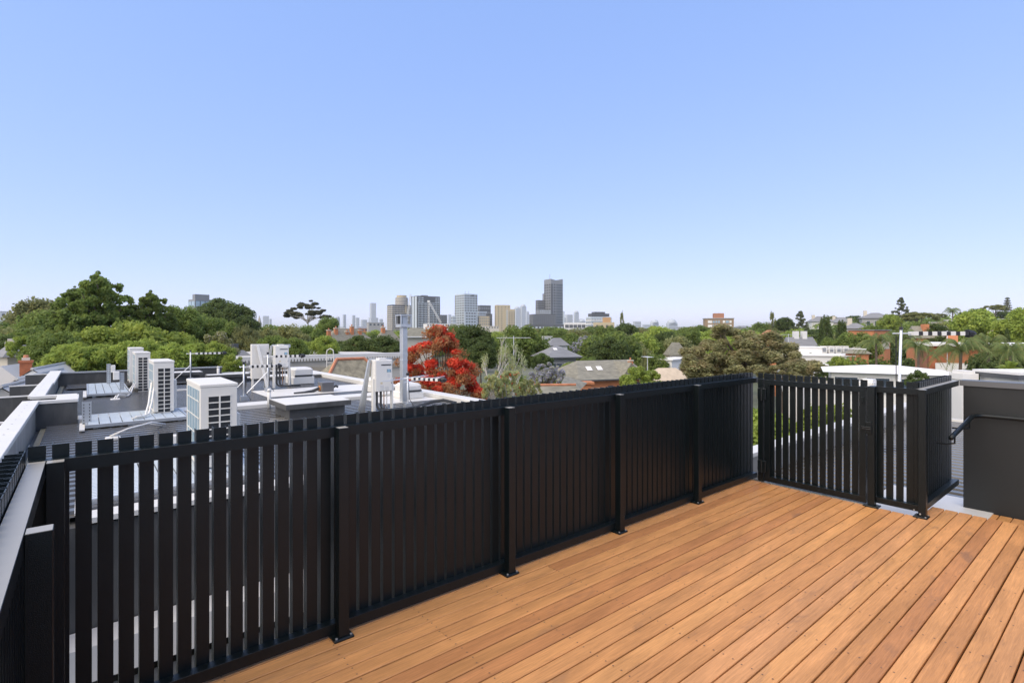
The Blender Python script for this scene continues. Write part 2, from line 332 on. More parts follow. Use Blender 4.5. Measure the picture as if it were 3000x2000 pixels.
# white flashings over the two party walls across the roof
one('party_flashing', RF, (-.1, 11.47, -.1), (6.25, 11.95, -.015), white_cap, .01); one('party_step', RF, (1.4, 11.96, -.16), (6.25, 12.3, -.04), char_wall)
one('party_flashing', RF, (2.4, 17.9, -.1), (6.25, 18.5, .03), white_cap, .01); one('party_flashing', RF, (1.3, 16.0, -.1), (2.9, 16.12, -.05), white_cap); one('party_step', RF, (2.4, 17.8, -.16), (6.2, 17.898, -.0), char_wall)
one('rear_parapet', RF, (-.78, 20.03, -1), (3.6, 20.15, .23), char_wall); one('rear_coping', RF, (-.79, 20.0, .231), (3.62, 20.2, .27), mat('grey_coping', (.35,.36,.36), .4, metal=.3))
one('rear_parapet', RF, (3.61, 20.03, -1), (6.3, 20.13, .02), char_wall); one('rear_coping', RF, (3.625, 20.0, .021), (6.4, 20.2, .05), white_cap)
one('side_coping', RF, (6.22, 5.7, -.08), (6.52, 20.1, .03), white_cap, .01)
one('ledge', RF, (-.6, 5.28, -1.3), (6.3, 5.6, -1.02), white_cap); one('well_wall', RF, (-.7, 4.4, -6), (6.3, 5.27, -1.35), mat('grey_panel', (.045,.048,.05), .5, var=.1))
one('lower_ledge', RF, (-.7, 3.6, -2.3), (6.3, 4.39, -2.1), mat('pale_grey_ledge', (.07,.07,.07), .5, var=.1))

def platform(x0, y0, x1, y1, z, label, loc_note):
    T = thing('equipment_platform', label, 'platform', (x0, y0, z), group='pale grid platforms carrying the air conditioners')
    w, l = x1 - x0, y1 - y0; b = MB(); b.box(0, 0, -.05, w, .03, 0, galv); b.box(0, l - .03, -.05, w, l, 0, galv); b.box(0, .031, -.05, .03, l - .031, 0, galv); b.box(w - .03, .031, -.05, w, l - .031, 0, galv); b.obj('frame', T)
    nx = int(w / .15); 
    for i in range(nx):
        k = MB(); a0 = .034 + i * (w - .068) / nx; a1 = a0 + (w - .068) / nx - .012; k.box(a0, .034, -.02, a1, l - .034, -.002, mesh_mat)
        for j in range(1, int(l / .06)): k.box(a0, .034 + j * .06, -.0019, a1, .044 + j * .06, .003, mesh_mat)
        k.obj('panel', T)
    for px_, py_ in ((.1, .1), (w - .16, .1), (.1, l - .2), (w - .16, l - .2)): one('foot', T, (px_, py_, -.11 - (z - .0)), (px_ + .06, py_ + .06, -.051), galv)
    one('angle', T, (-.07, -.25, -.05), (-.005, l * .4, -.03), white_cap)
platform(.0, 10.5, 1.40, 12.4 - .6, .0, 'pale grid platform under the tallest-looking air conditioner in the middle of the roof', '')
platform(.03, 15.45, .85, 18.6, .02, 'far pale grid platform left of the two back air conditioners', '')
platform(.0, 5.95, 1.5, 7.9, -.03, 'near pale grid platform seen only through the fence slats', '')
def ac(x, y, z, w, l, h, label, rows, bars=4):
    T = thing('air_conditioner', label, 'air conditioner', (x, y, z), group='white air conditioning units on the roofs')
    one('casing', T, (0, 0, .03), (w, l, h - .03), ac_white, .006); one('lid', T, (-.006, -.006, h - .0295), (w + .006, l + .006, h), ac_white, .005)
    gx0, gx1, g1, g0 = w * .22, w * .80, h - .13, h - .13 - rows * .072
    one('grille_backing', T, (gx0, -.002, g0), (gx1, -.0001, g1), dark_slot)
    k = MB()
    for i in range(rows + 1): one('grille_bar', T, (gx0 - .008, -.012, g0 + i * .072 - .006), (gx1 + .008, -.0025, g0 + i * .072 + .006), ac_white)
    one('grille_mullion', T, ((gx0 + gx1) / 2 - .008, -.017, g0), ((gx0 + gx1) / 2 + .008, -.0125, g1), ac_white)
    one('coil', T, (-.003, .06, .08), (-.0001, l - .09, h - .07), ac_blue)
    for i in range(bars): 
        zz = .1 + (h - .2) * (i + .5) / bars; k.box(-.010, .05, zz, -.0035, l - .08, zz + .009, ac_white)
    for i in range(5): yy = .06 + (l - .16) * i / 4; k.box(-.014, yy, .08, -.0105, yy + .006, h - .07, ac_white)
    k.obj('coil_guard', T, kind='stuff')
    one('service_cover', T, (w + .0001, .1, .05), (w + .05, l * .6, h * .62), ac_white, .008)
    for yy in (.08, l - .14): one('foot', T, (-.01, yy, 0), (w + .01, yy + .05, .0295), ac_white)
ac(.955, 6.45, -.04, .36, .95, .93, 'large nearest white air conditioner just behind the fence, blue coil side facing left', 9)
ac(.94, 11.2, .0, .31, .92, .935, 'white air conditioner standing on the grid platform in the middle of the left roof', 12)
ac(.98, 16.3, .0, .32, .9, .93, 'farther white air conditioner with full louvred face, at the back of the left roof', 12)
ac(.965, 18.1, .02, .32, .9, .98, 'rearmost white air conditioner half hidden behind another one', 12)
def perf_post(x, y, z, h, label, w=.09):
    T = thing('perforated_post', label, 'post', (x, y, z), group='galvanised perforated posts on the roof')
    k = MB(); k.box(0, 0, 0, w, .004, h, galv); k.box(0, .004, 0, .004, .05, h, galv); k.box(w - .004, .004, 0, w, .05, h, galv); k.obj('channel', T)
    k = MB()
    for i in range(int(h / .05)):
        for xx in (.018, w - .03): k.box(xx, -.002, .02 + i * .05, xx + .012, -.0002, .045 + i * .05, dark_slot)
    k.obj('slot', T, kind='stuff'); one('base_angle', T, (-.02, -.3, -.01), (w * .5, .02, -.001), white_cap)
    return T
perf_post(-.04, 10.85, -.05, .38, 'short wide perforated post at the left corner of the middle grid platform', .12)
T = perf_post(.66, 16.1, -.05, .5, 'slim perforated post with a white isolator box left of the back air conditioners'); one('isolator_box', T, (-.13, -.05, .33), (-.005, .05, .53), whitepl, .008)
T = perf_post(.46, 18.2, -.05, .62, 'slim far perforated post with a box near the rear parapet'); one('isolator_box', T, (.095, -.05, .38), (.19, .05, .58), whitepl, .008)
T = perf_post(.62, 6.3, -.1, .50, 'perforated post with white box showing above the slats near the nearest air conditioner', .05); one('isolator_box', T, (.055, -.02, .40), (.14, .06, .505), whitepl, .01)
for pts, lab in (([(.95, 16.2, .15), (.86, 15.9, .05), (.8, 15.6, -.06), (.72, 15.2, -.07), (.55, 15.1, -.02), (.5, 14.9, -.08)], 'pair of white conduits curling off the farther air conditioner'),
                 ([(.92, 11.3, .55), (.86, 11.1, .2), (.8, 10.9, .03), (.72, 10.75, .02), (.60, 10.6, .03)], 'white lagged pipes dropping from the middle air conditioner'),
                 ([(.95, 10.1, -.06), (.75, 9.8, .03), (.45, 9.6, .0), (.28, 9.5, -.05)], 'white conduit lying across the ribs below the middle platform')):
    T = thing('white_conduit', lab, 'pipe'); 
    for o_ in (0, .07): k = MB(); k.tube([(a + o_ * .7, b, c + o_ * .3) for a, b, c in pts], .015, whitepl, 8); k.obj('pipe', T, smooth=True)
    one('pipe_boot', T, (pts[-1][0] - .06, pts[-1][1] - .08, -.1), (pts[-1][0] + .12, pts[-1][1] + .06, -.06), whitepl, .01)
blk = mat('antenna_black_plastic', (.02,.02,.022), .5); alu = mat('aluminium_tube', (.72,.74,.75), .35, metal=.4)
def antenna(x, y, zb, h, ln, ang, label, stays=True, long_el=.3, scale=1.0, lean=(0, 0)):
    T = thing('tv_antenna', label, 'antenna', (x, y, zb), group='television antennas on the roofs')
    k = MB(); k.tube([(0, 0, 0), (lean[0], lean[1], h)], .018 * scale, alu, 8); k.obj('mast', T, smooth=True); one('mast_cap', T, (lean[0] - .022, lean[1] - .022, h), (lean[0] + .022, lean[1] + .022, h + .05), blk)
    one('base_bracket', T, (-.07, -.05, 0), (.07, .05, .12), galv)
    dx, dy = cos(ang), sin(ang); nx, ny = -dy, dx; z0 = h - .06
    P = lambda t, s, z: (lean[0] + dx * t + nx * s, lean[1] + dy * t + ny * s, z0 + z)
    k = MB(); k.tube([P(-.12 * ln, 0, 0), P(ln, 0, 0)], .009 * scale, alu, 6); k.obj('boom', T)
    n = 6
    for i in range(n):
        t0 = ln * (.14 + .78 * i / n); t1 = t0 + ln * .068; wd = .06 * scale
        for (a0, a1, mm, nm) in ((t0, t1, whitepl, 'director'), (t1 + .001, t1 + ln * .055, blk, 'insulator')):
            k = MB(); zz = .028 * scale
            pts = [P(a, s, z) for z in (-zz, zz) for a, s in ((a0, -wd), (a1, -wd), (a1, wd), (a0, wd))]
            k.poly(pts, mm, [(0,3,2,1),(4,5,6,7),(0,1,5,4),(1,2,6,5),(2,3,7,6),(3,0,4,7)]); k.obj(nm, T)
    k = MB(); k.tube([P(ln * .93, 0, 0), P(ln * 1.0, 0, 0), P(ln * 1.06, 0, 0)], [.06 * scale, .05 * scale, .012], blk, 8); k.obj('end_cap', T)
    for t in (-.1, .02, .5): k = MB(); k.tube([P(t * ln, -long_el, 0), P(t * ln, long_el, 0)], .006 * scale, alu, 5); k.obj('dipole_rod', T)
    if stays:
        for sx, sy in ((-.55, -.1), (-.45, .25)): k = MB(); k.tube([(0, 0, h * .55), (sx * h, sy * h, 0)], .010, alu, 6); k.obj('stay', T)
    k = MB(); k.tube([(0.02, 0, h - .1), (.03, 0, h * .5), (.03, -.02, .2), (.14, -.05, .02)], .007, blk, 5); k.obj('cable', T)
EX = 0.0
antenna(2.55, 19.0, -.1, .93, .95, RAD(-6), 'small farthest roof antenna, left of the water heaters near the rear parapet')
antenna(2.75, 12.85, -.1, .83, .75, RAD(-10), 'left of two close antennas in front of the paired water heaters')
antenna(3.62, 14.3, -.1, .98, .85, RAD(-12), 'right of two close antennas, black tipped, in front of the paired water heaters')
antenna(5.02, 9.45, -.1, .68, .85, RAD(-62), 'low antenna with long white rods beside the single water heater and duct', False, .75)
x, y = at(2624, 8.6); antenna(x, y, -1.2, zat(957, 8.6) + 1.15, 1.12, HEAD - RAD(90) - .05, 'tall leaning antenna standing above the right end of the slatted gate', False, .02, 1.15, (SA * .09, -CA * .09))
def heater(x, y, zb, h0, h1, label, frame=True, face=0):
    T = thing('water_heater', label, 'water heater', (x, y, zb), group='white gas water heaters on the roof'); w, l = .36, .2
    one('casing', T, (0, 0, h0), (w, l, h1), whitepl, .008); one('front_cover', T, (.012, -.012, h0 + .01), (w - .012, -.0005, h1 - .012), whitepl, .004)
    one('flue_top', T, (.09, .02, h1 + .0005), (.25, .17, h1 + .035), whitepl, .008)
    hh = h1 - h0; k = MB(); k.cbox(.12, -.018, h1 - .105, .325, -.0125, h1 - .085, dark_slot, .002); k.obj('exhaust_slot', T)
    one('display', T, (.245, -.0145, h1 - .24), (.315, -.0125, h1 - .18), mat('display_blue', (.25,.4,.5), .3)); one('display_frame', T, (.238, -.0135, h1 - .245), (.244, -.0125, h1 - .175), dark_slot); one('display_frame', T, (.316, -.0135, h1 - .245), (.322, -.0125, h1 - .19), dark_slot)
    one('warning_label', T, (.25, -.0135, h1 - .34), (.30, -.0126, h1 - .27), mat('printed_label', (.62,.62,.6), .6)); one('badge', T, (.105, -.0135, h0 + .14), (.15, -.0126, h0 + .18), mat('badge_gold', (.6,.52,.36), .5))
    one('rating_plate', T, (.10, -.0135, h0 + .09), (.17, -.0126, h0 + .12), mat('printed_label2', (.6,.6,.6), .6)); one('drain_plug', T, (.325, -.015, h0 + .15), (.345, -.0126, h0 + .165), dark_slot)
    k = MB()
    for i in range(4):
        for a, b in ((.1, .18), (.2, .28)): k.box(a, -.0128, h0 + .02 + i * .02, b, -.0122, h0 + .026 + i * .02, mat('vent_shadow', (.4,.42,.43), .6) if False else galv)
    k.obj('vent_slit', T, kind='stuff')
    if frame:
        one('leg', T, (-.03, .02, 0), (.02, .10, h0 + .25), whitepl); one('leg', T, (w + .001, .02, 0), (w + .03, .10, h0 + .25), whitepl); 
        k = MB(); k.poly([(-.20, .35, 0), (-.08, .35, 0), (-.02, .2, h1), (-.06, .2, h1), (-.20, .28, 0), (-.08, .28, 0), (-.02, .14, h1), (-.06, .14, h1)], galv, [(0,1,2,3),(7,6,5,4),(0,3,7,4),(1,5,6,2),(3,2,6,7)]); k.obj('brace', T)
        k = MB(); k.poly([(w + .03, .1, h0 + .2), (w + .06, .1, h0 + .2), (w + .16, .3, 0), (w + .12, .3, 0)], whitepl, [(0,1,2,3)]); k.obj('brace', T)
        one('header', T, (-.02, .205, h1 - .06), (w + .1, .225, h1 + .03), galv)
    for i, (xx, m_) in enumerate(((.06, rubber), (.14, rubber), (.22, mat('copper_pipe', (.5,.3,.18), .4, metal=.6)), (.28, whitepl))):
        r = .024 if m_ is rubber else .011
        k = MB(); k.tube([(xx, .05, h0), (xx, .05, .14 - i * .01), (xx + .02, .03, .07), (xx + .1, -.02, .04), (xx + .5, -.06 - i * .02, .04)] if m_ is rubber else [(xx, .08, h0), (xx, .08, .12), (xx + .03, .12, .03)], r, m_, 8); k.obj('pipe', T, smooth=True)
    k = MB(); k.tube([(.05,.06,h0-.01),(.05,.06,h0-.08)], .016, mat('brass', (.45,.33,.15), .4, metal=.7), 6); k.obj('valve', T)
heater(4.30, 9.4, -.1, .405, 1.01, 'single near white water heater with black exhaust slot beside the square flue')
heater(3.92, 14.8, -.05, .55, 1.13, 'farther white water heater facing the camera beside a blank white backing panel')
one_p = thing('backing_panel', 'tall blank white panel box standing left of the farther water heater', 'panel', (3.42, 15.1, -.1)); one('sheet', one_p, (0, 0, .3), (.44, .14, 1.22), whitepl, .01); one('leg', one_p, (.02, .03, 0), (.06, .1, .2995), whitepl); one('leg', one_p, (.38, .03, 0), (.42, .1, .2995), whitepl)
k = MB(); k.poly([(.1, -.08, 1.2), (.16, -.08, 1.2), (.36, -.3, 0), (.30, -.3, 0), (.1, -.04, 1.2), (.16, -.04, 1.2), (.36, -.26, 0), (.30, -.26, 0)], whitepl, [(0,1,2,3),(7,6,5,4),(0,3,7,4),(1,5,6,2),(0,4,5,1)]); k.obj('brace', one_p)
x, y = at(2556, 7.6); heater(x, y, -.9, .75, zat(1120, 7.6) + .9, 'white water heater behind the slats right of the gate latch', False)
# flue
F_ = thing('flue', 'tall galvanised square flue with boxy slotted cowl beside the single water heater', 'flue', (5.28, 10.2, -.1))
one('shaft', F_, (.02, .02, 0), (.15, .15, 1.655), galv, .012); one('collar', F_, (.015, .015, 1.02), (.155, .155, 1.10), galv, .01); one('collar', F_, (.012, .012, .93), (.158, .158, .945), galv, .01)
one('cowl_base', F_, (-.045, -.045, 1.656), (.215, .215, 1.72), galv, .004); one('cowl_lid', F_, (-.05, -.05, 1.90), (.22, .22, 1.925), galv, .004)
one('cowl_core', F_, (.02, .02, 1.7205), (.15, .15, 1.8995), galv)
for ax, ay in ((-.045, -.045), (.185, -.045), (-.045, .185), (.185, .185)): one('cowl_post', F_, (ax, ay, 1.7205), (ax + .03, ay + .03, 1.8995), galv)
one('cowl_void', F_, (-.01, .0, 1.7208), (.018, .17, 1.899), dark_slot)
def vent(x, y, h, r, label):
    T = thing('vent_pipe', label, 'pipe', (x, y, -.1), group='white vent pipes on the roof'); k = MB(); k.tube([(0,0,0),(0,0,h)], r, whitepl, 10); k.obj('pipe', T, smooth=True)
    k = MB(); k.tube([(0,0,h),(0,0,h+.03),(0,0,h+.05)], [r*1.15, r*1.15, r*.7], whitepl, 10); k.obj('cap', T, smooth=True); k = MB(); k.tube([(0,0,0),(0,0,.03)], [r*1.7, r*1.3], rubber, 10); k.obj('boot', T)
vent(2.86, 11.2, .36, .034, 'white vent pipe standing in front of the dark skylight box'); vent(3.3, 18.9, .4, .04, 'small far vent pipe left of the antennas'); vent(4.5, 19.4, .45, .045, 'thicker white vent pipe near the far party wall')
def skyl(x0, y0, x1, y1, label):
    T = thing('skylight_box', label, 'skylight', (x0, y0, -.1), group='dark skylight boxes with white lids'); w, l = x1 - x0, y1 - y0
    one('upstand', T, (.09, .09, 0), (w - .09, l - .09, .20), char_wall); one('lid', T, (0, 0, .2005), (w, l, .285), char_wall, .004); one('lid_top', T, (.012, .012, .2855), (w - .012, l - .012, .292), white_cap)
    k = MB(); k.poly([(-.25, .1, .012), (.09, .1, .012), (.09, l * .5, .012), (-.1, l * .5, .012)], white_cap, [(0,1,2,3)]); k.obj('apron', T)
skyl(2.68, 9.45, 3.85, 10.5, 'large dark skylight box with white lid left of the single water heater'); skyl(2.75, 17.3, 3.9, 17.75, 'farther flat skylight box behind the nearest air conditioner'); skyl(1.9, 19.0, 2.9, 19.7, 'farthest small skylight box against the rear parapet')
def cooler(x0, y0, w, l, h, label):
    T = thing('rooftop_cooler', label, 'rooftop cooler', (x0, y0, -.06), group='rounded white rooftop coolers'); m = whitepl
    k = MB(); k.cbox(0, 0, 0, w, l, h * .45, m, .02); k.obj('base', T); k = MB(); k.cbox(.03, .03, h * .45 + .001, w - .03, l - .03, h, m, .05); k.obj('hood', T)
    one('slot', T, (.06, -.002, h * .47), (w - .06, .0295, h * .56), dark_slot)
cooler(4.62, 15.6, .62, .7, .46, 'rounded white rooftop cooler right of the farther water heater')
cooler(5.55, 10.6, .5, .6, .33, 'near rounded white rooftop cooler behind the low rod antenna'); cooler(5.55, 12.2, .55, .7, .34, 'rounded white rooftop cooler behind the other, beside the square flue')
T = thing('duct_box', 'dark grey duct box with orange sealed opening on the far white flashing', 'duct', (4.62, 13.2, -.1)); one('casing', T, (0, 0, .0), (.3, .32, .27), mat('duct_grey', (.12,.12,.125), .5), .004); k = MB(); k.tube([(-.002, .16, .12), (-.02, .16, .12)], .07, mat('orange_sealant', (.5,.2,.05), .6), 10); k.obj('opening', T)
k = MB(); k.tube([(.3, .2, .12), (.36, .2, .12), (.42, .2, .15), (.48, .2, .12)], .03, rubber, 8); k.obj('hose', T); k = MB(); k.tube([(-.65, .1, .03), (-.4, .1, .04), (-.2, .14, .06), (-.02, .16, .12)], .04, rubber, 8); k.obj('hose', T)
T = thing('lagged_pipe', 'long grey lagged pipe snaking over the white flashing behind the fence', 'pipe'); k = MB(); k.tube([(4.4, 9.1, -.04), (4.7, 9.15, -.05), (5.1, 9.2, -.03), (5.5, 9.4, .0), (5.8, 9.35, .03), (5.95, 9.1, -.02)], .032, rubber, 10); k.obj('pipe', T, smooth=True); k = MB(); k.tube([(4.8, 9.0, -.06), (5.1, 9.05, -.03), (5.35, 9.1, -.06), (5.6, 8.9, -.06)], .025, whitepl, 8); k.obj('pipe', T, smooth=True)
one('flashing_tray', RF, (4.2, 8.6, -.075), (6.2, 9.3, -.068), white_cap); one('flashing_tray', RF, (4.9, 10.2, -.075), (6.2, 11.4, -.0665), white_cap); one('flashing_tray', RF, (3.3, 13.0, -.075), (6.2, 14.6, -.0675), white_cap)

# ------------------------------------------------------------------ own roof seen under and behind the gate
RO = thing('rear_roof', 'grey corrugated lower roof with white parapet seen through the gate slats', 'roof')
ribs(6.0, 13.5, -2, 3.12, -.36, RO, 'y'); ribs(5.2, 5.98, 1.2, 3.12, -.362, RO, 'y')
one('parapet', RO, (4.6, 3.13, -2), (13.6, 3.3, -.10), zinc_wall); one('coping', RO, (4.6, 3.12, -.0995), (13.6, 3.33, -.05), white_cap, .004)
one('flashing', RO, (5.52, .9, -.20), (6.72, 1.75, -.185), white_cap); one('roof_edge', RO, (13.51, -2, -2), (13.6, 3.1, -.3), white_cap)
one('building_wall', RO, (-.2, -2.5, -9), (5.5, 2.5, -.2), char_wall); one('building_wall', RO, (5.51, -2.2, -9), (13.5, 3.1, -.42), char_wall)
# ------------------------------------------------------------------ vegetation
def leafmat(name, col, alt=None, **k): return mat(name, col, .65, spec=.25, var=.5, vs=11, rnd=.14, transl=.48, dirt=alt or tuple(min(.8, c * q) for c, q in zip(col, (1.9, 1.6, 1.3))), ds=7, da=.75, **k)
LM = {'green': leafmat('leaf_green', (.17,.235,.058)), 'dark': leafmat('leaf_dark_green', (.105,.15,.045)), 'bright': leafmat('leaf_bright_green', (.28,.36,.075)),
      'olive': leafmat('leaf_olive', (.24,.26,.105)), 'rust': leafmat('leaf_rusty_olive', (.28,.27,.125), (.48,.35,.2)), 'purple': leafmat('leaf_dark_purple', (.13,.14,.085)),
      'red': leafmat('flame_red_flower', (.68,.085,.045), (.78,.2,.1)), 'rustred': leafmat('flame_orange_brown', (.46,.22,.09), (.62,.4,.22)), 'lilac': leafmat('jacaranda_flower', (.46,.46,.55), (.7,.7,.74)), 'pale': leafmat('leaf_pale_grey_green', (.36,.40,.19)),
      'white': leafmat('white_blossom', (.65,.6,.52)), 'pine': leafmat('needle_grey_green', (.15,.18,.10)), 'palm': leafmat('palm_frond_green', (.18,.24,.085))}
def leaves(name, cen, rad, n, size, m, flat=.5, aspect=1.5, squash=.8, seed=0, droop=0):
    g = np.random.default_rng(seed); cen = np.array(cen, float); rad = np.array(rad, float)
    w = rad ** 2; idx = g.choice(len(cen), n, p=w / w.sum())
    d = g.normal(size=(n, 3)); d /= np.linalg.norm(d, axis=1)[:, None]
    rr = g.random(n) ** .35; p = cen[idx] + d * (rad[idx] * rr)[:, None] * np.array([1, 1, squash])
    nrm = d * .6 + g.normal(size=(n, 3)) * .55 + np.array([0, 0, flat]); nrm /= np.linalg.norm(nrm, axis=1)[:, None]
    t = np.cross(nrm, g.normal(size=(n, 3))); t[:, 2] -= droop; t /= np.linalg.norm(t, axis=1)[:, None]
    b = np.cross(nrm, t); b /= np.linalg.norm(b, axis=1)[:, None]
    s = size * (.6 + .8 * g.random(n)); T = t * (s * aspect / 2)[:, None]; Bv = b * (s / 2)[:, None]
    V = np.stack([p - T, p - T * .1 + Bv, p + T, p - T * .1 - Bv], 1).reshape(-1, 3).astype('f4')
    me = bpy.data.meshes.new(name); me.vertices.add(4 * n); me.vertices.foreach_set('co', V.ravel())
    me.loops.add(4 * n); me.loops.foreach_set('vertex_index', np.arange(4 * n, dtype='i4'))
    me.polygons.add(n); me.polygons.foreach_set('loop_start', np.arange(0, 4 * n, 4, dtype='i4')); me.polygons.foreach_set('loop_total', np.full(n, 4, dtype='i4'))
    me.materials.append(m); me.update(calc_edges=True); return me
def limbs(name, top, cens, m, r=.02, base=(0, 0, 0), fork=.45, bend=.05, seed=1, n=6):
    g = random.Random(seed); b = MB(); f = Vector((base[0], base[1], fork * top))
    b.tube([base, (base[0] + bend * .4, base[1], f.z * .5), f], [r * 1.25, r, r * .85], m, n)
    for c in cens:
        c = Vector(c); mid = (f + c) * .5 + Vector((g.uniform(-1, 1), g.uniform(-1, 1), g.uniform(0, 1))) * bend
        b.tube([f - Vector((0, 0, fork * top * .25 * g.random())), mid, c], [r * .6, r * .38, r * .12], m, 5, False)
    return b.mesh(name)
def dome(n, cx=0, cy=0, cz=.62, rx=.42, rz=.32, r0=.09, r1=.15, seed=0, inner=.25, low=-.75, power=1):
    g = random.Random(seed); C = []; R_ = []
    while len(C) < n:
        v = Vector((g.gauss(0, 1), g.gauss(0, 1), g.gauss(0, 1))).normalized()
        if v.z < low: continue
        k = 1 if g.random() > inner else g.random() ** .5
        k *= g.uniform(.82, 1.06); C.append((cx + v.x * rx * k, cy + v.y * rx * k, cz + v.z * rz * k)); R_.append(g.uniform(r0, r1))
    return C, R_
KIND = {}
def reg(kind, crown, trunk, extra=()): KIND[kind] = (crown, trunk, extra)
def mk(kind, C, R_, n, size, m, tm=None, lim=9, r=.02, fork=.42, flat=.5, aspect=1.5, squash=.8, droop=0, extra=(), bend=.05):
    s = sum(map(ord, kind)); reg(kind, leaves(kind, C, R_, n, size, LM[m] if isinstance(m, str) else m, flat, aspect, squash, s, droop),
        limbs(kind + '_trunk', 1, C[::max(1, len(C)//lim)], tm or trunkm, r, fork=fork, bend=bend), extra)
for nm, m in (('round_green', 'green'), ('round_dark', 'dark'), ('round_bright', 'bright'), ('round_olive', 'olive')):
    C, R_ = dome(70, seed=len(nm) + ord(m[0]), rx=.40, rz=.34, cz=.60); mk(nm, C, R_, 15000, .026, m)
C, R_ = dome(46, rx=.42, rz=.42, cz=.52, seed=21, inner=.1); mk('shrub_bright', C, R_, 11000, .03, 'bright', fork=.2)
C, R_ = dome(46, rx=.42, rz=.42, cz=.52, seed=22, inner=.1); mk('shrub_dark', C, R_, 11000, .03, 'dark', fork=.2)
# big plane tree, several uneven towers with sky holes
C, R_ = [], []
for (cx, cy, cz, rx, rz, n, s) in ((0, 0, .62, .3, .34, 120, 1), (-.16, .1, .6, .24, .26, 50, 7), (-.3, .05, .5, .18, .24, 40, 2), (.27, -.05, .52, .2, .26, 50, 3), (.02, .1, .42, .4, .2, 60, 4), (-.36, 0, .36, .13, .14, 20, 5), (.42, 0, .38, .11, .16, 20, 6)):
    a, b = dome(n, cx, cy, cz, rx, rz, .025, .06, s, .45); C += a; R_ += b
for a, z in ((-.05, .97), (.06, 1.0), (-.16, .9), (.15, .88), (-.26, .76), (.3, .8), (.4, .68), (-.4, .6), (.22, .84)): C.append((a, random.uniform(-.1, .1), z)); R_.append(.025)
mk('plane_tree', C, R_, 42000, .019, 'green', lim=40, r=.022, squash=.7)
# feathery windblown willow-like
C, R_ = dome(70, rx=.42, rz=.36, cz=.55, seed=31, inner=.15, r0=.06, r1=.11); mk('feathery', C, R_, 24000, .016, 'bright', aspect=4, droop=.5, squash=1.1)
C, R_ = dome(60, rx=.42, rz=.36, cz=.55, seed=32, inner=.15, r0=.06, r1=.12); mk('willow', C, R_, 22000, .016, 'olive', aspect=4.5, droop=1.2, squash=1.3)
# flat layered elm crown
C, R_ = dome(60, rx=.48, rz=.22, cz=.74, seed=33, inner=.2, low=-.3, r0=.06, r1=.11); mk('flat_top', C, R_, 18000, .02, 'olive', squash=.5)
# umbrella gum, clumps and gaps
g = random.Random(5); C = []; R_ = []
for i in range(52):
    a = g.uniform(0, 2*pi); q = g.random() ** .55; C.append((q * .46 * cos(a), q * .46 * sin(a), .66 + .28 * (1 - q ** 2) + g.uniform(-.14, .02) * (1 - .5*q) - .12 * q)); R_.append(g.uniform(.045, .085))
mk('umbrella_gum', C, R_, 15000, .02, 'purple', paleb, lim=22, r=.014, fork=.42, squash=.5)
# spreading rusty gum
C, R_ = [], []
for (cx, cy, cz, rx, rz, n, s) in ((-.05, 0, .66, .28, .26, 40, 1), (-.3, .1, .5, .18, .2, 26, 2), (.28, 0, .55, .2, .22, 30, 3), (0, -.2, .42, .36, .2, 40, 4), (.4, -.1, .38, .1, .14, 12, 5), (-.42, 0, .36, .1, .15, 12, 6)):
    a, b = dome(n, cx, cy, cz, rx, rz, .035, .07, s + 40, .3); C += a; R_ += b
mk('rusty_gum', C, R_, 42000, .012, 'rust', lim=40, r=.016, aspect=2.4, squash=1.0, extra=(('blossom', leaves('rust_tip', C, R_, 7000, .012, LM['pale'], 1, 1.5, .7, 5)),))
# columns, poplar, conifers
def cone(n, r, z0, seed, pw=1.0, top=1.0, r0=.03, r1=.06, ragged=.15):
    g = random.Random(seed); C = []; R_ = []
    for i in range(n):
        t = g.random() ** .8; a = g.uniform(0, 2*pi); rr = r * (1 - t) ** pw * g.uniform(1 - ragged * 2, 1 + ragged) + .01
        C.append((rr * cos(a), rr * sin(a), z0 + (top - z0) * t)); R_.append(g.uniform(r0, r1) * (1.15 - .7 * t))
    return C, R_
C, R_ = cone(90, .30, .08, 3, .45, r0=.07, r1=.13); mk('cypress', C, R_, 15000, .02, 'dark', squash=1.3, fork=.1)
C, R_ = cone(70, .34, .12, 4, .6, r0=.05, r1=.1, ragged=.35); mk('poplar', C, R_, 12000, .016, 'olive', squash=1.6, fork=.2)
C, R_ = cone(110, .46, .12, 6, .8, r0=.05, r1=.1, ragged=.3); mk('pine', C, R_, 17000, .018, 'pine', squash=.5, fork=.3)
C, R_ = [], []
g = random.Random(9)
for L_ in range(13):
    z = .14 + .84 * L_ / 13; r = .40 * (1 - z) + .05
    for k_ in range(9):
        a = 2*pi*k_/9 + L_ * .4
        for q in (.35, .7, 1): C.append((r*q*cos(a), r*q*sin(a), z - .02*q)); R_.append(.030)
mk('norfolk_pine', C, R_, 13000, .016, 'pine', squash=.5, fork=.9, r=.012, lim=30)
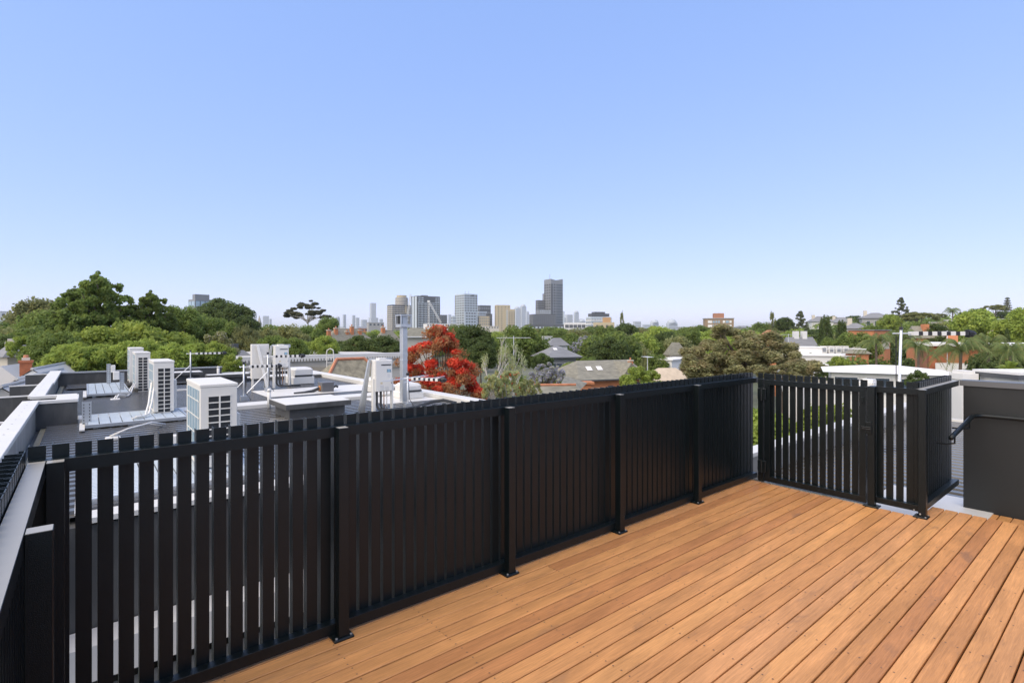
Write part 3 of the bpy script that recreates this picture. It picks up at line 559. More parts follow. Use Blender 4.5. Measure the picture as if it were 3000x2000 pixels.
# flame tree: visible limbs with clumps of red flower and brown foliage
g = random.Random(17); C = []; R_ = []
for i in range(52):
    a = g.uniform(0, 2*pi); z = g.uniform(.16, .95); q = g.uniform(.35, 1) * (.50 if z < .5 else .50 * (1 - (z - .5) / .52)); C.append((q*cos(a), q*sin(a), z)); R_.append(g.uniform(.045, .09))
C.append((.02, 0, .97)); R_.append(.04)
C2 = [(x + g.uniform(-.09, .09), y + g.uniform(-.09, .09), z + g.uniform(-.1, .04)) for x, y, z in C for _ in (0, 1)]; R2 = [g.uniform(.05, .09) for _ in C2]
mk('flame_tree', C, R_, 18000, .018, 'red', lim=52, r=.013, fork=.1, squash=.7, bend=.06, extra=(('foliage', leaves('flame_brown', C2, R2, 11000, .011, LM['rustred'], .3, 3, .8, 8)),))
C, R_ = dome(120, rx=.43, rz=.3, cz=.62, seed=51, r0=.025, r1=.055, inner=.5); mk('jacaranda', C, R_, 14000, .018, 'lilac', lim=30, extra=(('foliage', leaves('jac_green', C, R_, 3500, .018, LM['pale'], .5, 2, .8, 9)),))
# bare birch with white limbs and a little leaf
def bare(name, seed, m):
    g = random.Random(seed); b = MB(); tips = []
    def grow(p, d, L_, r, lv):
        q = p + d * L_; mid = (p + q) / 2 + Vector((g.uniform(-1,1), g.uniform(-1,1), 0)) * L_ * .08
        b.tube([p, mid, q], [r, r*.85, r*.7], m, 5, False)
        if lv == 0: tips.append(tuple(q)); return
        for _ in range(2 if lv > 2 else 3):
            v = (d + Vector((g.uniform(-.75,.75), g.uniform(-.75,.75), g.uniform(-.2,.25)))).normalized(); grow(q, v, L_ * g.uniform(.55, .85), r*.62, lv-1)
    grow(Vector((0,0,0)), Vector((.08,0,1)).normalized(), .30, .026, 5); zmax = max(t[2] for t in tips)
    b.v = [(x/zmax, y/zmax, z/zmax) for x, y, z in b.v]; tips = [(x/zmax, y/zmax, z/zmax) for x, y, z in tips]; return b.mesh(name), tips
tm_, tips = bare('birch_limbs', 3, paleb); reg('bare_birch', leaves('birch_leaf', tips, [.04]*len(tips), 900, .012, LM['pale'], .5, 1.5, 1, 3), tm_)
# palm: trunk and arching feather fronds
def palm(name, seed, n=22, m=None):
    g = random.Random(seed); b = MB(); t = MB(); t.tube([(0,0,0),(.02,0,.35),(0,0,.72)], [.03,.022,.02], trunkm, 7)
    for i in range(n):
        a = 2*pi*i/n + g.uniform(-.15,.15); el = g.uniform(-.1, 1.25); L_ = g.uniform(.42,.52); pts = []
        for j in range(9):
            s = j/8; x = L_ * s * cos(el * (1 - s*.2)) ; z = .72 + L_ * (sin(el) * s - .62 * s*s*s - .18*s*s)
            pts.append(Vector((x*cos(a), x*sin(a), z)))
        side = Vector((-sin(a), cos(a), 0))
        for j in range(8):
            for h in range(3):
                q = pts[j].lerp(pts[j+1], h/3); dr = (pts[j+1]-pts[j]).normalized(); wd = .085 * sin(pi * min(1, .12 + .88*(j+h/3)/8)) + .015
                for sg in (-1, 1):
                    e = q + side*sg*wd*.75 + dr*wd*.55 - Vector((0,0,wd*.65)); b.poly([q, q + dr*.012, e], m or LM['palm'], [(0,1,2)])
        b.tube(pts, .004, LM['olive'], 3, False)
    reg(name, b.mesh(name), t.mesh(name + '_trunk'))
palm('palm', 1); palm('palm_b', 2, 26)
C, R_ = dome(60, rx=.42, rz=.44, cz=.5, seed=61, inner=.7, r0=.03, r1=.08); mk('bottlebrush', C, R_, 5200, .016, 'pale', paleb, lim=26, aspect=5, fork=.05, droop=-.6, squash=1.2, extra=(('flower', leaves('brush_red', C, R_, 350, .03, LM['red'], .5, 1.3, .8, 7)),))
C, R_ = dome(26, rx=.43, rz=.42, cz=.5, seed=62, inner=.1); mk('blossom_shrub', C, R_, 9000, .028, 'olive', fork=.2, extra=(('blossom', leaves('white_bl', C, R_, 2600, .022, LM['white'], .5, 1.2, .8, 7)),))
# banana-like broad leaves
b = MB(); g = random.Random(4)
for i in range(16):
    a = 2*pi*i/16 + g.uniform(-.2,.2); el = g.uniform(.5,1.35); P0 = Vector((0,0,.4)); side = Vector((-sin(a),cos(a),0)); pts = [P0 + Vector((cos(a)*cos(el)*.5*s, sin(a)*cos(el)*.5*s, .6*sin(el)*s - .28*s*s)) for s in (0,.35,.7,1)]
    for j in range(3):
        w0 = (.02,.09,.08,.01)[j]; w1 = (.02,.09,.08,.01)[j+1]; b.poly([pts[j]-side*w0, pts[j]+side*w0, pts[j+1]+side*w1, pts[j+1]-side*w1], LM['bright'], [(0,1,2,3)])
t = MB(); t.tube([(0,0,0),(0,0,.45)], [.05,.03], LM['olive'], 7); reg('banana', b.mesh('banana'), t.mesh('banana_trunk'))

def tree(kind, px, d, ytop, wpx, label, cat='tree', group=None, name=None, base=None):
    x, y = at(px, d); z0 = gz(x, y) if base is None else base; z1 = zat(ytop, d); h = max(z1 - z0, .5); w = wpx * d / FPX
    me, tr, ex = KIND[kind]
    if kind not in CW:
        v = np.empty(len(me.vertices) * 3, 'f4'); me.vertices.foreach_get('co', v); v = v.reshape(-1, 3)
        q = np.percentile(v, [1, 99], axis=0); CW[kind] = float(max(q[1][:2] - q[0][:2])) * 1.04; ZT[kind] = float(np.percentile(v[:, 2], 99.7))
    bb, zt = CW[kind], ZT[kind]
    k = w / bb; T = thing(name or 'tree', label, cat, (x, y, z0 - .1), 0, group); rz = random.uniform(0, 6.28)
    kz = min(h / zt, k * ASP.get(kind, 1.15)); up = h - kz * zt + .1
    put('limbs', tr, T, (0, 0, up), (0, 0, rz), (k, k, kz)); put('crown', me, T, (0, 0, up), (0, 0, rz), (k, k, kz))
    for nm, m in ex: put(nm, m, T, (0, 0, up), (0, 0, rz), (k, k, kz), 'stuff')
    if up > .5: r_ = max(.08, k * .03); put('trunk', PALE_TRUNK if tr.materials[0] == paleb else TRUNK, T, (0, 0, 0), (0, 0, 0), (r_, r_, up + .05))
    return T
t = MB(); t.tube([(0,0,0),(0,0,.5),(0,0,1)], [1.3,1.05,.9], trunkm, 8); TRUNK = t.mesh('trunk'); t = MB(); t.tube([(0,0,0),(0,0,.5),(0,0,1)], [1.1,.95,.9], paleb, 8); PALE_TRUNK = t.mesh('pale_trunk')
ASP = {'bottlebrush': 1.1, 'poplar': 4.5, 'cypress': 2.4, 'pine': 1.6, 'norfolk_pine': 2.6, 'palm': 1.1, 'palm_b': 1.1, 'bare_birch': 2.6, 'plane_tree': 1.25, 'flame_tree': .95, 'rusty_gum': .62, 'umbrella_gum': .85, 'flat_top': .8, 'feathery': .95, 'willow': 1.2, 'round_dark': 1.0}
CW, ZT = {}, {}
TR = [
 ('plane_tree', 300, 34, 812, 250, 'tallest dark leafy tree on the left, its ragged top standing against the sky'),
 ('plane_tree', 450, 36, 862, 170, 'ragged green tree right of the tallest left tree'),
 ('plane_tree', 218, 37, 848, 130, 'leafy tree bulging left of the tallest left tree'),
 ('round_olive', 114, 60, 876, 140, 'rounded olive green tree near the left margin against the sky'),
 ('round_green', 150, 48, 912, 190, 'broad green tree under the rounded olive tree'),
 ('round_green', 30, 52, 945, 150, 'green tree cut by the left margin under the skyline'),
 ('round_dark', 20, 40, 985, 110, 'dark tree at the left margin behind the grey metal roofs'),
 ('shrub_bright', 58, 30, 985, 62, 'small pale green tree in front of the white chimney at far left'),
 ('round_green', 165, 27, 975, 150, 'mid green tree right of the brick chimney'),
 ('round_bright', 270, 29, 962, 190, 'bright green tree in front of the tallest left tree'),
 ('round_bright', 400, 31, 948, 230, 'bright green flowering tree below the two ragged trees'),
 ('feathery', 245, 24, 1010, 190, 'feathery windblown tree behind the left end of the townhouse roof'),
 ('feathery', 390, 25, 1000, 200, 'feathery windblown tree directly behind the back air conditioners'),
 ('feathery', 520, 25, 1010, 170, 'feathery windblown tree behind the farthest antenna'),
 ('feathery', 610, 26, 1005, 150, 'feathery light tree left of the paired water heaters'),
 ('round_green', 535, 40, 898, 110, 'green tree left of the glass apartment block'),
 ('round_green', 580, 45, 922, 150, 'green tree in front of the glass apartment block'),
 ('round_green', 640, 42, 935, 110, 'green tree below the dark purple trees'),
 ('round_bright', 520, 33, 975, 110, 'green tree with pale flowers left of the blossoming shrub'),
 ('blossom_shrub', 640, 29, 972, 95, 'bush covered in cream blossom behind the roof'),
 ('shrub_bright', 682, 24, 1040, 60, 'small bright bush at the left end of the long white parapet'),
 ('round_dark', 636, 95, 876, 110, 'large dark tree overlapping the glass apartment block'),
 ('round_dark', 690, 90, 892, 100, 'dark purplish tree right of the glass apartment block'),
 ('round_dark', 722, 80, 925, 70, 'lower dark tree at the right foot of the purplish tree'),
 ('willow', 700, 42, 958, 120, 'olive drooping willow left of the church spire'),
 ('willow', 775, 55, 968, 130, 'olive willow below the church spire'),
 ('round_olive', 845, 60, 955, 130, 'olive green tree left of the tall umbrella shaped gum'),
 ('round_green', 800, 34, 985, 100, 'bright green tree behind the paired water heaters'),
 ('round_green', 858, 33, 990, 80, 'bright green tree right of the paired water heaters'),
 ('umbrella_gum', 902, 110, 881, 130, 'umbrella shaped gum tree standing alone against the sky'),
 ('round_green', 962, 80, 930, 68, 'round green tree right of the umbrella shaped gum'),
 ('round_green', 900, 70, 955, 90, 'green tree below the umbrella shaped gum'),
 ('shrub_bright', 905, 45, 1000, 70, 'small leafy tree above the roof with the satellite dish'),
 ('round_bright', 950, 36, 985, 78, 'bright spring green tree left of the dark hedge trees'),
 ('round_dark', 1045, 42, 985, 110, 'dark dense tree in front of the slate roof with chimneys'),
 ('round_dark', 1120, 42, 985, 110, 'dark dense tree just left of the galvanised flue'),
 ('round_dark', 1000, 44, 1000, 70, 'low dark tree at the left end of the dark hedge trees'),
 ('flame_tree', 1292, 22, 955, 285, 'blazing red flowering tree right of the galvanised flue'),
 ('round_dark', 1380, 38, 955, 130, 'dark green tree behind the right side of the red tree'),
 ('round_green', 1345, 60, 952, 90, 'green tree behind the top of the red tree'),
 ('round_dark', 1408, 34, 1005, 90, 'dark tree between the red tree and the bare birch'),
 ('round_green', 1530, 55, 955, 135, 'bright domed tree left of the tallest tower base'),
 ('round_green', 1470, 50, 985, 90, 'green tree behind the bare birch'),
 ('bare_birch', 1446, 17, 975, 105, 'bare white limbed birch left of the brick house'),
 ('bare_birch', 1512, 18, 1000, 105, 'second bare white limbed birch, with forked branches'),
 ('bottlebrush', 1480, 16, 1085, 120, 'pale wispy bottlebrush bush above the fence below the bare birches'),
 ('bottlebrush', 1440, 15.5, 1100, 70, 'small wispy bottlebrush bush right beside the red tree'),
 ('bottlebrush', 1555, 16, 1110, 70, 'low wispy bottlebrush bush left of the terracotta roof'),
 ('jacaranda', 1598, 31, 1062, 110, 'lilac flowering jacaranda in front of the grey house'),
 ('jacaranda', 1708, 65, 984, 72, 'smaller farther lilac jacaranda left of the large dark tree'),
 ('round_dark', 1590, 42, 1035, 60, 'dark bush between the birches and the grey house'),
 ('round_bright', 1672, 36, 1062, 60, 'bright green bush in front of the grey house'),
 ('round_dark', 1782, 52, 990, 125, 'large dark round tree behind the brick house'),
 ('round_green', 1722, 44, 1045, 60, 'green tree at the left foot of the large dark round tree'),
 ('round_green', 1775, 95, 955, 78, 'green domed tree in front of the tan apartment block'),
 ('poplar', 1822, 150, 916, 34, 'slim poplar spire against the sky right of the tan apartment block'),
 ('round_dark', 1835, 120, 948, 72, 'dark greyish tree at the foot of the poplar spire'),
 ('poplar', 1888, 42, 1020, 50, 'light green upright birch behind the brick house'),
 ('shrub_bright', 1862, 24, 1075, 90, 'leafy sapling in front of the brick house chimney'),
 ('shrub_bright', 1905, 25, 1085, 60, 'leafy sapling right of the brick house chimney'),
 ('round_green', 1900, 75, 985, 85, 'green tree behind the white cube house'),
 ('round_dark', 1955, 80, 972, 95, 'dark green tree above the white cube house'),
 ('round_green', 2015, 85, 968, 90, 'green tree left of the rusty gum crown'),
 ('round_bright', 1930, 110, 958, 100, 'pale green far tree left of the brick apartment tower'),
 ('round_green', 2050, 120, 955, 90, 'green tree at the foot of the brick apartment tower'),
 ('round_bright', 2095, 110, 962, 50, 'small bright tree in front of the brick apartment tower'),
 ('round_green', 1925, 48, 1040, 80, 'green tree left of the white cube house'),
 ('rusty_gum', 2180, 29, 955, 395, 'huge spreading rusty olive gum tree behind the gate corner'),
 ('rusty_gum', 2290, 24, 1065, 160, 'lower rusty leafed tree just behind the gate slats'),
 ('poplar', 2262, 150, 915, 42, 'grey green poplar behind the huge rusty gum'),
 ('round_dark', 2298, 140, 930, 48, 'dark round conifer right of the grey green poplar'),
 ('pine', 2345, 130, 912, 92, 'broad layered cypress behind the white gabled house'),
 ('cypress', 2418, 90, 928, 62, 'dark columnar cypress right of the layered cypress'),
 ('cypress', 2465, 95, 941, 52, 'second, shorter dark columnar tree'),
 ('round_green', 2235, 170, 945, 70, 'far green tree behind the top of the rusty gum'),
 ('round_green', 2440, 70, 990, 90, 'green tree above the white flat roofs'),
 ('round_green', 2510, 68, 975, 110, 'green hedge tree left of the palms'),
 ('round_green', 2555, 75, 955, 80, 'green tree before the brick flats on the hill'),
 ('round_bright', 2453, 40, 1045, 68, 'round bush before the white flat roofs'),
 ('shrub_dark', 2412, 30, 1075, 40, 'small dark shrub left of the near white building'),
 ('palm', 2566, 38, 975, 110, 'feather palm left of the leaning antenna'),
 ('palm_b', 2640, 42, 965, 110, 'feather palm behind the leaning antenna pole'),
 ('palm', 2690, 36, 990, 110, 'feather palm in front of the brick apartment balconies'),
 ('palm_b', 2815, 29, 988, 150, 'large feather palm right of the brick balconies'),
 ('palm', 2895, 30, 975, 150, 'large feather palm behind the dark wall'),
 ('palm_b', 2960, 28, 1000, 140, 'large feather palm near the right margin'),
 ('round_dark', 2935, 33, 1010, 150, 'dark shrubbery behind the right palms'),
 ('banana', 2958, 20, 1055, 70, 'broad leaved banana plant above the dark wall'),
 ('shrub_dark', 2905, 22, 1062, 70, 'dark bush beside the banana plant'),
 ('round_bright', 2868, 78, 910, 145, 'large round bright green tree on the right'),
 ('round_bright', 2992, 62, 905, 120, 'bright green tree cut by the right margin'),
 ('round_green', 2830, 80, 955, 60, 'green tree left of the large round bright tree'),
 ('pine', 2640, 140, 872, 78, 'tall pointed conifer on the hill skyline'),
 ('round_bright', 2605, 130, 922, 60, 'light green tree at the foot of the tall pointed conifer'),
 ('flat_top', 2690, 130, 914, 90, 'flat spreading cedar right of the tall pointed conifer'),
 ('flat_top', 2745, 170, 918, 45, 'small dark layered tree on the hill skyline'),
 ('palm', 2790, 170, 900, 50, 'lone palm on the hill skyline'),
 ('round_dark', 2820, 190, 915, 40, 'dark tree right of the lone skyline palm'),
 ('round_dark', 2862, 200, 905, 45, 'dark tree on the skyline behind the large bright tree'),
 ('flat_top', 2915, 210, 893, 60, 'dark umbrella shaped pine on the skyline'),
 ('norfolk_pine', 2951, 220, 872, 36, 'tiered norfolk pine on the skyline at right'),
 ('round_dark', 2935, 215, 912, 50, 'dark tree between the umbrella pine and the norfolk pine'),
 ('round_dark', 2505, 260, 925, 60, 'far dark trees beside the hill houses'),
 ('round_olive', 2440, 300, 925, 30, 'tiny far tree above the slate hill house'),
 ('cypress', 2950, 60, 960, 16, 'tiny dark clipped cypress near the right margin house'),
 ('round_olive', 2290, 200, 940, 80, 'olive far tree behind the poplar'),
 ('shrub_dark', 2745, 60, 950, 90, 'shrubs below the skyline houses at right'),
 ('round_green', 2700, 75, 945, 110, 'green tree in the middle of the right hillside'),
 ('round_olive', 2770, 90, 942, 90, 'olive tree in the right hillside gardens'),
]
for kind, px, d, yt, w, lab in TR:
    nm = {'palm': 'palm_tree', 'palm_b': 'palm_tree', 'flame_tree': 'flame_tree', 'jacaranda': 'jacaranda_tree', 'bare_birch': 'birch_tree', 'cypress': 'cypress_tree', 'pine': 'pine_tree', 'norfolk_pine': 'norfolk_pine', 'poplar': 'poplar_tree', 'umbrella_gum': 'gum_tree', 'rusty_gum': 'gum_tree', 'banana': 'banana_plant'}.get(kind, 'bush' if 'shrub' in kind or kind == 'bottlebrush' else 'tree')
    tree(kind, px, d, yt, w, lab, 'bush' if nm == 'bush' else ('plant' if nm == 'banana_plant' else 'tree'), name=nm)
x, y = at(2700, 13.5); 
tree('shrub_dark', 2690, 13, 1085, 60, 'thin rusty hibiscus shrub behind the right corner of the gate panel', 'bush', name='bush')
fill = random.Random(3)
ORD = 'first second third fourth fifth sixth seventh eighth ninth tenth eleventh twelfth thirteenth fourteenth fifteenth sixteenth seventeenth eighteenth nineteenth twentieth'.split()
def filler(n, px0, px1, d0, d1, y0, y1, kinds, lab, grp, w0=1.0):
    for i in range(n):
        px = px0 + (px1 - px0) * (i + fill.random()) / n; d = fill.uniform(d0, d1); yt = fill.uniform(y0, y1); tree(fill.choice(kinds), px, d, yt, fill.uniform(7, 11) * FPX / d * w0, ORD[i] + ' from the left among the ' + grp, 'tree', grp)
RK = ['round_green', 'round_dark', 'round_olive', 'round_green', 'round_bright']
filler(12, 1000, 1560, 120, 190, 962, 975, RK, 'one of the small far trees in front of the left towers', 'far trees in front of the left towers')
filler(20, 1560, 2120, 130, 260, 957, 968, RK, 'one of the far trees below the tallest tower and poplar', 'far trees below the tallest tower')
filler(14, 1880, 2300, 110, 200, 960, 975, RK, 'one of the far trees round the brick apartment tower', 'far trees round the brick apartment tower')
filler(12, 1600, 2000, 62, 100, 975, 1000, RK, 'one of the garden trees between the grey house and the white cube', 'garden trees in the middle suburb', .8)
filler(14, 2300, 2990, 90, 140, 962, 985, RK, 'one of the garden trees on the right hillside', 'garden trees on the right hillside')
filler(12, 560, 1000, 90, 160, 955, 972, RK, 'one of the far trees between the dark trees and the slate roof', 'far trees left of the slate roof')
filler(10, -40, 700, 40, 60, 960, 1000, RK, 'one of the backdrop trees behind the left tree belt', 'backdrop trees behind the left tree belt')
filler(5, 2500, 3000, 34, 60, 1035, 1060, ['shrub_dark', 'round_dark', 'round_green'], 'one of the garden shrubs among the right hand houses', 'garden shrubs among the right houses', .6)
filler(6, 1500, 1880, 34, 46, 1085, 1110, ['shrub_dark', 'round_green'], 'one of the low garden shrubs round the brick house', 'garden shrubs round the brick house', .6)
filler(12, 2050, 2420, 13, 22, 1190, 1300, ['shrub_bright', 'round_bright'], 'one of the bright shrubs glimpsed below through the gate slats', 'bright shrubs glimpsed through the gate', .35)
# distant wood as one mass
g = np.random.default_rng(77); Cw, Rw = [], []
for i in range(1500):
    r = g.uniform(-1.05, 1.05); d = 200 * (4.5 ** g.random()); l = r * d; x = d * CA + l * SA; y = d * SA - l * CA; zz = gz(x, y)
    Cw.append((x, y, zz + (g.uniform(3, 6.2) if r < .5 else g.uniform(.5, 2.6)))); Rw.append(g.uniform(3.5, 6.5))
wd = put('distant_woodland', leaves('distant_woodland', Cw, Rw, 150000, 1.1, LM['green'], .6, 1.3, .75, 5)); tag(wd, 'far tree covered suburb running to the foot of the towers', 'woodland', kind='stuff')
#PART4
# ------------------------------------------------------------------ houses, town and distant towers
def corner(px0, pxc, px1, d, th):
    """footprint whose near corner stands at column pxc, distance d; one face runs right to px1, the other left/back to px0"""
    r0, rc, r1 = ((p - 1500) / FPX for p in (px0, pxc, px1))
    if pxc - px0 < .3 * (px1 - px0):           # side wall hardly seen: turn the front to the viewer and give the building real depth
        l = .6 * (r1 - rc) * d; th = min(.5, (rc - r0) * d / l) - math.atan(rc); c, s = cos(th), sin(th); w = (r1 - rc) * d / max(c - r1 * s, .05)
    else:
        c, s = cos(th), sin(th); w = (r1 - rc) * d / max(c - r1 * s, .05); l = (rc - r0) * d / max(s + r0 * c, .05); l = min(l, 1.5 * w)
    x, y = at(pxc, d); return x, y, w, l, HEAD - pi/2 + th
bmats = {}
def bm(name, col, rough=.8, **k):
    if name not in bmats: bmats[name] = mat(name, col, rough, **k)
    return bmats[name]
white_r = bm('white_render', (.74,.73,.70), var=.04, vs=.4, dirt=(.45,.44,.4), ds=.3, da=.3); cream = bm('cream_render', (.58,.53,.44), var=.06, vs=.5)
greyr = bm('grey_render', (.36,.355,.34), var=.08, vs=.5); slate = bm('slate_roof', (.20,.205,.215), var=.2, vs=2, stretch=(.3,.3,6)); tileg = bm('weathered_grey_tile', (.21,.20,.155), var=.35, vs=2.5, stretch=(1,1,5))
terra = bm('terracotta_tile', (.46,.19,.10), var=.3, vs=4); tan = bm('tan_panel', (.50,.42,.27), var=.05, vs=.05); brickb = bm('orange_brick', (.50,.20,.09), var=.15, vs=2)
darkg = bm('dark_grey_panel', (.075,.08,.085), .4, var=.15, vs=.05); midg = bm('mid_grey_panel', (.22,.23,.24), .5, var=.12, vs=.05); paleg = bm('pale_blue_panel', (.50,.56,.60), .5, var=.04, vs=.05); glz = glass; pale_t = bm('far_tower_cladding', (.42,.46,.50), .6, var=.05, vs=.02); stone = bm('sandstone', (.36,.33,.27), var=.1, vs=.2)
def win(T, x0, z0, x1, z1, side='f', l=0, w=0, m=None, fr=None, name='window', t=.06):
    m = m or glz
    f = fr or white_r; b = MB(); e = max(.03, (x1 - x0) * .06)
    if side == 'f': b.box(x0 - e, -t, z0 - e, x1 + e, -.002, z1 + e, f)
    elif side == 'l': b.box(-t, x0 - e, z0 - e, -.002, x1 + e, z1 + e, f)
    o = b.obj(name, T); b = MB()
    if side == 'f': b.box(x0, -t - .03, z0, x1, -t - .002, z1, m)
    else: b.box(-t - .03, x0, z0, -t - .002, x1, z1, m)
    b.obj('pane', o); return o
def grid(T, w, l, z0, z1, nf, rows, nl=0, m=None, fx=.6, fz=.55, name='windows', x0=0, t=.3, y0=0):
    b = MB(); m = m or glz; H_ = (z1 - z0) / rows
    for j in range(rows):
        za, zb = z0 + H_ * (j + .5 - fz/2), z0 + H_ * (j + .5 + fz/2)
        for i in range(nf): c = (w / nf); a = x0 + c * (i + .5 - fx/2); b.box(a, y0 - t, za, a + c * fx, y0 - .01, zb, m)
        for i in range(nl): c = (l / nl); a = y0 + c * (i + .5 - fx/2); b.box(x0 - t, a, za, x0 - .01, a + c * fx, zb, m)
    return b.obj(name, T, kind='stuff')
def bands(T, w, l, z0, z1, rows, m, name='balconies', t=.8, h=.35, x0=0, y0=0):
    b = MB(); H_ = (z1 - z0) / rows
    for j in range(rows): z = z0 + H_ * j; b.box(x0 - t, y0 - t, z, x0 + w + .05, y0 + l, z + H_ * h, m)
    return b.obj(name, T, kind='stuff')
def block(name, label, cat, px0, pxc, px1, d, ytop, m, th=.45, base=None, group=None, roofm=None, zt=None):
    x, y, w, l, rz = corner(px0, pxc, px1, d, th); z0 = gz(x, y) if base is None else base; T = thing(name, label, cat, (x, y, z0), rz, group); h = (zat(ytop, d) if zt is None else zt) - z0
    one('wall', T, (0, 0, 0), (w, l, h), m)
    if roofm: one('roof', T, (-.15, -.15, h + .002), (w + .15, l + .15, h + .12), roofm)
    return T, w, l, h
def hip(T, w, l, z, rise, m, ov=.35, name='roof', gable=None):
    b = MB(); s = min(w, l) / 2
    if w >= l: r0, r1 = (s if gable is None else 0, l/2), (w - (s if gable is None else 0), l/2)
    else: r0, r1 = (w/2, s if gable is None else 0), (w/2, l - (s if gable is None else 0))
    p = [(-ov,-ov,z),(w+ov,-ov,z),(w+ov,l+ov,z),(-ov,l+ov,z),(r0[0],r0[1],z+rise),(r1[0],r1[1],z+rise)]
    F = [(0,1,5,4),(2,3,4,5),(1,2,5),(3,0,4),(0,3,2,1)] if w >= l else [(3,0,4,5),(1,2,5,4),(0,1,4),(2,3,5),(0,3,2,1)]
    b.poly(p, m, F); return b.obj(name, T)
def ridge(T, a, b_, r, m): k = MB(); k.tube([a, b_], r, m, 6); return k.obj('ridge', T)
def chim(T, x, y, z0, z1, s=.6, m=None, cap=True):
    o = one('chimney', T, (x, y, z0), (x + s, y + s, z1), m or brickb)
    if cap:
        b = MB(); b.box(x - s*.12, y - s*.12, z1 + .001, x + s*1.12, y + s*1.12, z1 + s*.25, cream); b.obj('cap', o); b = MB(); b.tube([(x + s/2, y + s/2, z1 + s*.25), (x + s/2, y + s/2, z1 + s*.8)], s*.2, terra, 8); b.obj('pot', o)
# left: pale grey metal roofs with brick chimney
mroof = bm('pale_grey_steel_roof', (.50,.49,.46), .5, var=.05, vs=1)
T, w, l, h = block('house', 'pale grey steel gabled roof at the left margin beside the brick chimney', 'house', -140, -60, 60, 21, 1128, greyr, .45); hip(T, w, l, h, .75, mroof, .2, gable=1)
for px_, py_, d_, hw, lab in ((94, 1081, 19, 36, 'small white gable end right of the brick chimney'), (48, 1110, 15.5, 52, 'folded grey steel gable with zigzag edge next to the white parapet'), (2, 1133, 13, 56, 'folded grey steel gable cut by the left margin below the other gable')):
    x, y = at(px_, d_); Tm = thing('gabled_roof', lab, 'roof', (x, y, zat(py_, d_)), HEAD - pi/2 + .5); W2 = hw * d_ / FPX; dr = W2 * .8
    b = MB(); b.poly([(-W2,0,-dr),(W2,0,-dr),(0,0,0),(-W2,5,-dr),(W2,5,-dr),(0,5,0)], mroof, [(0,2,5,3),(2,1,4,5)]); b.obj('sheet', Tm); b = MB(); b.poly([(-W2*.94,.05,-dr),(W2*.94,.05,-dr),(0,.05,-.05)], white_r if px_ == 94 else greyr, [(0,1,2)]); b.obj('gable_wall', Tm)
    one('wall', Tm, (-W2*.94, .06, -8), (W2*.94, 4.9, -dr - .01), greyr); k = MB(); k.tube([(0,-.03,.01),(0,5,.01)], .05, mroof, 5); k.obj('ridge_cap', Tm)
x, y = at(74, 21); Ch = thing('chimney', 'stout orange brick chimney with pot rising above the grey metal roofs', 'chimney', (x, y, -2)); bz = zat(1062, 21) + 2
one('stack', Ch, (-.16, -.16, 0), (.2, .2, bz), brown); one('band', Ch, (-.2, -.2, bz + .001), (.24, .24, bz + .09), brown); one('neck', Ch, (-.1, -.1, bz + .091), (.14, .14, bz + .2), cream); k = MB(); k.tube([(.02, .02, bz + .2), (.02, .02, bz + .31)], [.09, .07], terra, 8); k.obj('pot', Ch)
x, y = at(35, 34); Wc = thing('chimney', 'tall ornate white chimney among trees at far left', 'chimney', (x, y, -6)); cz = zat(992, 34) + 6
one('stack', Wc, (-.25, -.25, 0), (.25, .25, cz - .5), cream); one('cap', Wc, (-.32, -.32, cz - .499), (.32, .32, cz - .2), cream); one('crown', Wc, (-.2, -.2, cz - .199), (.2, .2, cz), cream)
T, w, l, h = block('house', 'slate roofed house behind the white chimney at far left', 'house', 5, 22, 108, 32, 1045, cream, .5); hip(T, w, l, h, 1.0, slate, gable=None)
# dark chimney house
T, w, l, h = block('house', 'grey roofed cottage with dark chimney left of the paired water heaters', 'house', 655, 672, 722, 33, 1050, greyr, .4); hip(T, w, l, h, .5, slate, gable=1); chim(T, w*.35, l*.3, h, zat(1006, 34) + 9, .32, darkg, False)
T, w, l, h = block('house', 'white flat roofed building with vents and dish behind the paired water heaters', 'house', 862, 868, 920, 45, 1030, white_r, .3, roofm=white_r)
for i in range(3): one('vent', T, (w*(.2 + .25*i), .6, h + .13), (w*(.2 + .25*i) + .25, .85, h + .5), white_r)
# long white parapet building
T = thing('building', 'long flat building with streaked pale parapet wall beyond the townhouse roof', 'building', (6.7, 31.6, -9)); wallp = bm('streaked_pale_wall', (.50,.48,.43), var=.12, vs=.5, stretch=(.3,.3,4), dirt=(.3,.27,.2), ds=.6, da=.5)
one('wall', T, (0, 0, 0), (10.4, 14, 8.85), wallp); one('coping', T, (-.1, -.12, 8.852), (10.5, .4, 9.06), white_cap); one('roof', T, (0, .45, 8.852), (10.4, 14, 8.9), bm('pale_membrane', (.5,.49,.46)))
k = MB()
for i in range(60): k.box(-.02 + .172 * i, -.16, 8.72, .09 + .172 * i, -.121, 8.85, white_cap)
k.obj('corrugated_flashing', T, kind='stuff'); one('fascia', T, (0, -.06, 8.1), (10.4, -.001, 8.35), bm('dirty_band', (.36,.32,.25), var=.2, vs=1))
L_ = thing('ladder', 'small white roof ladder with hoop at the pale parapet wall', 'ladder', (at(966, 30.5)[0], at(966, 30.5)[1], zat(1112, 30.5)), HEAD - pi/2)
for xx in (-.2, .2): one('rail', L_, (xx, 0, 0), (xx + .04, .04, 1.5), whitepl)
for i in range(5): one('rung', L_, (-.159, .005, .15 + i*.28), (.199, .035, .18 + i*.28), whitepl)
k = MB(); k.tube([(-.2 + .0, .02, 1.5), (-.16, .02, 1.72), (.02, .02, 1.82), (.2, .02, 1.72), (.22, .02, 1.5)], .03, whitepl, 6); k.obj('hoop', L_)
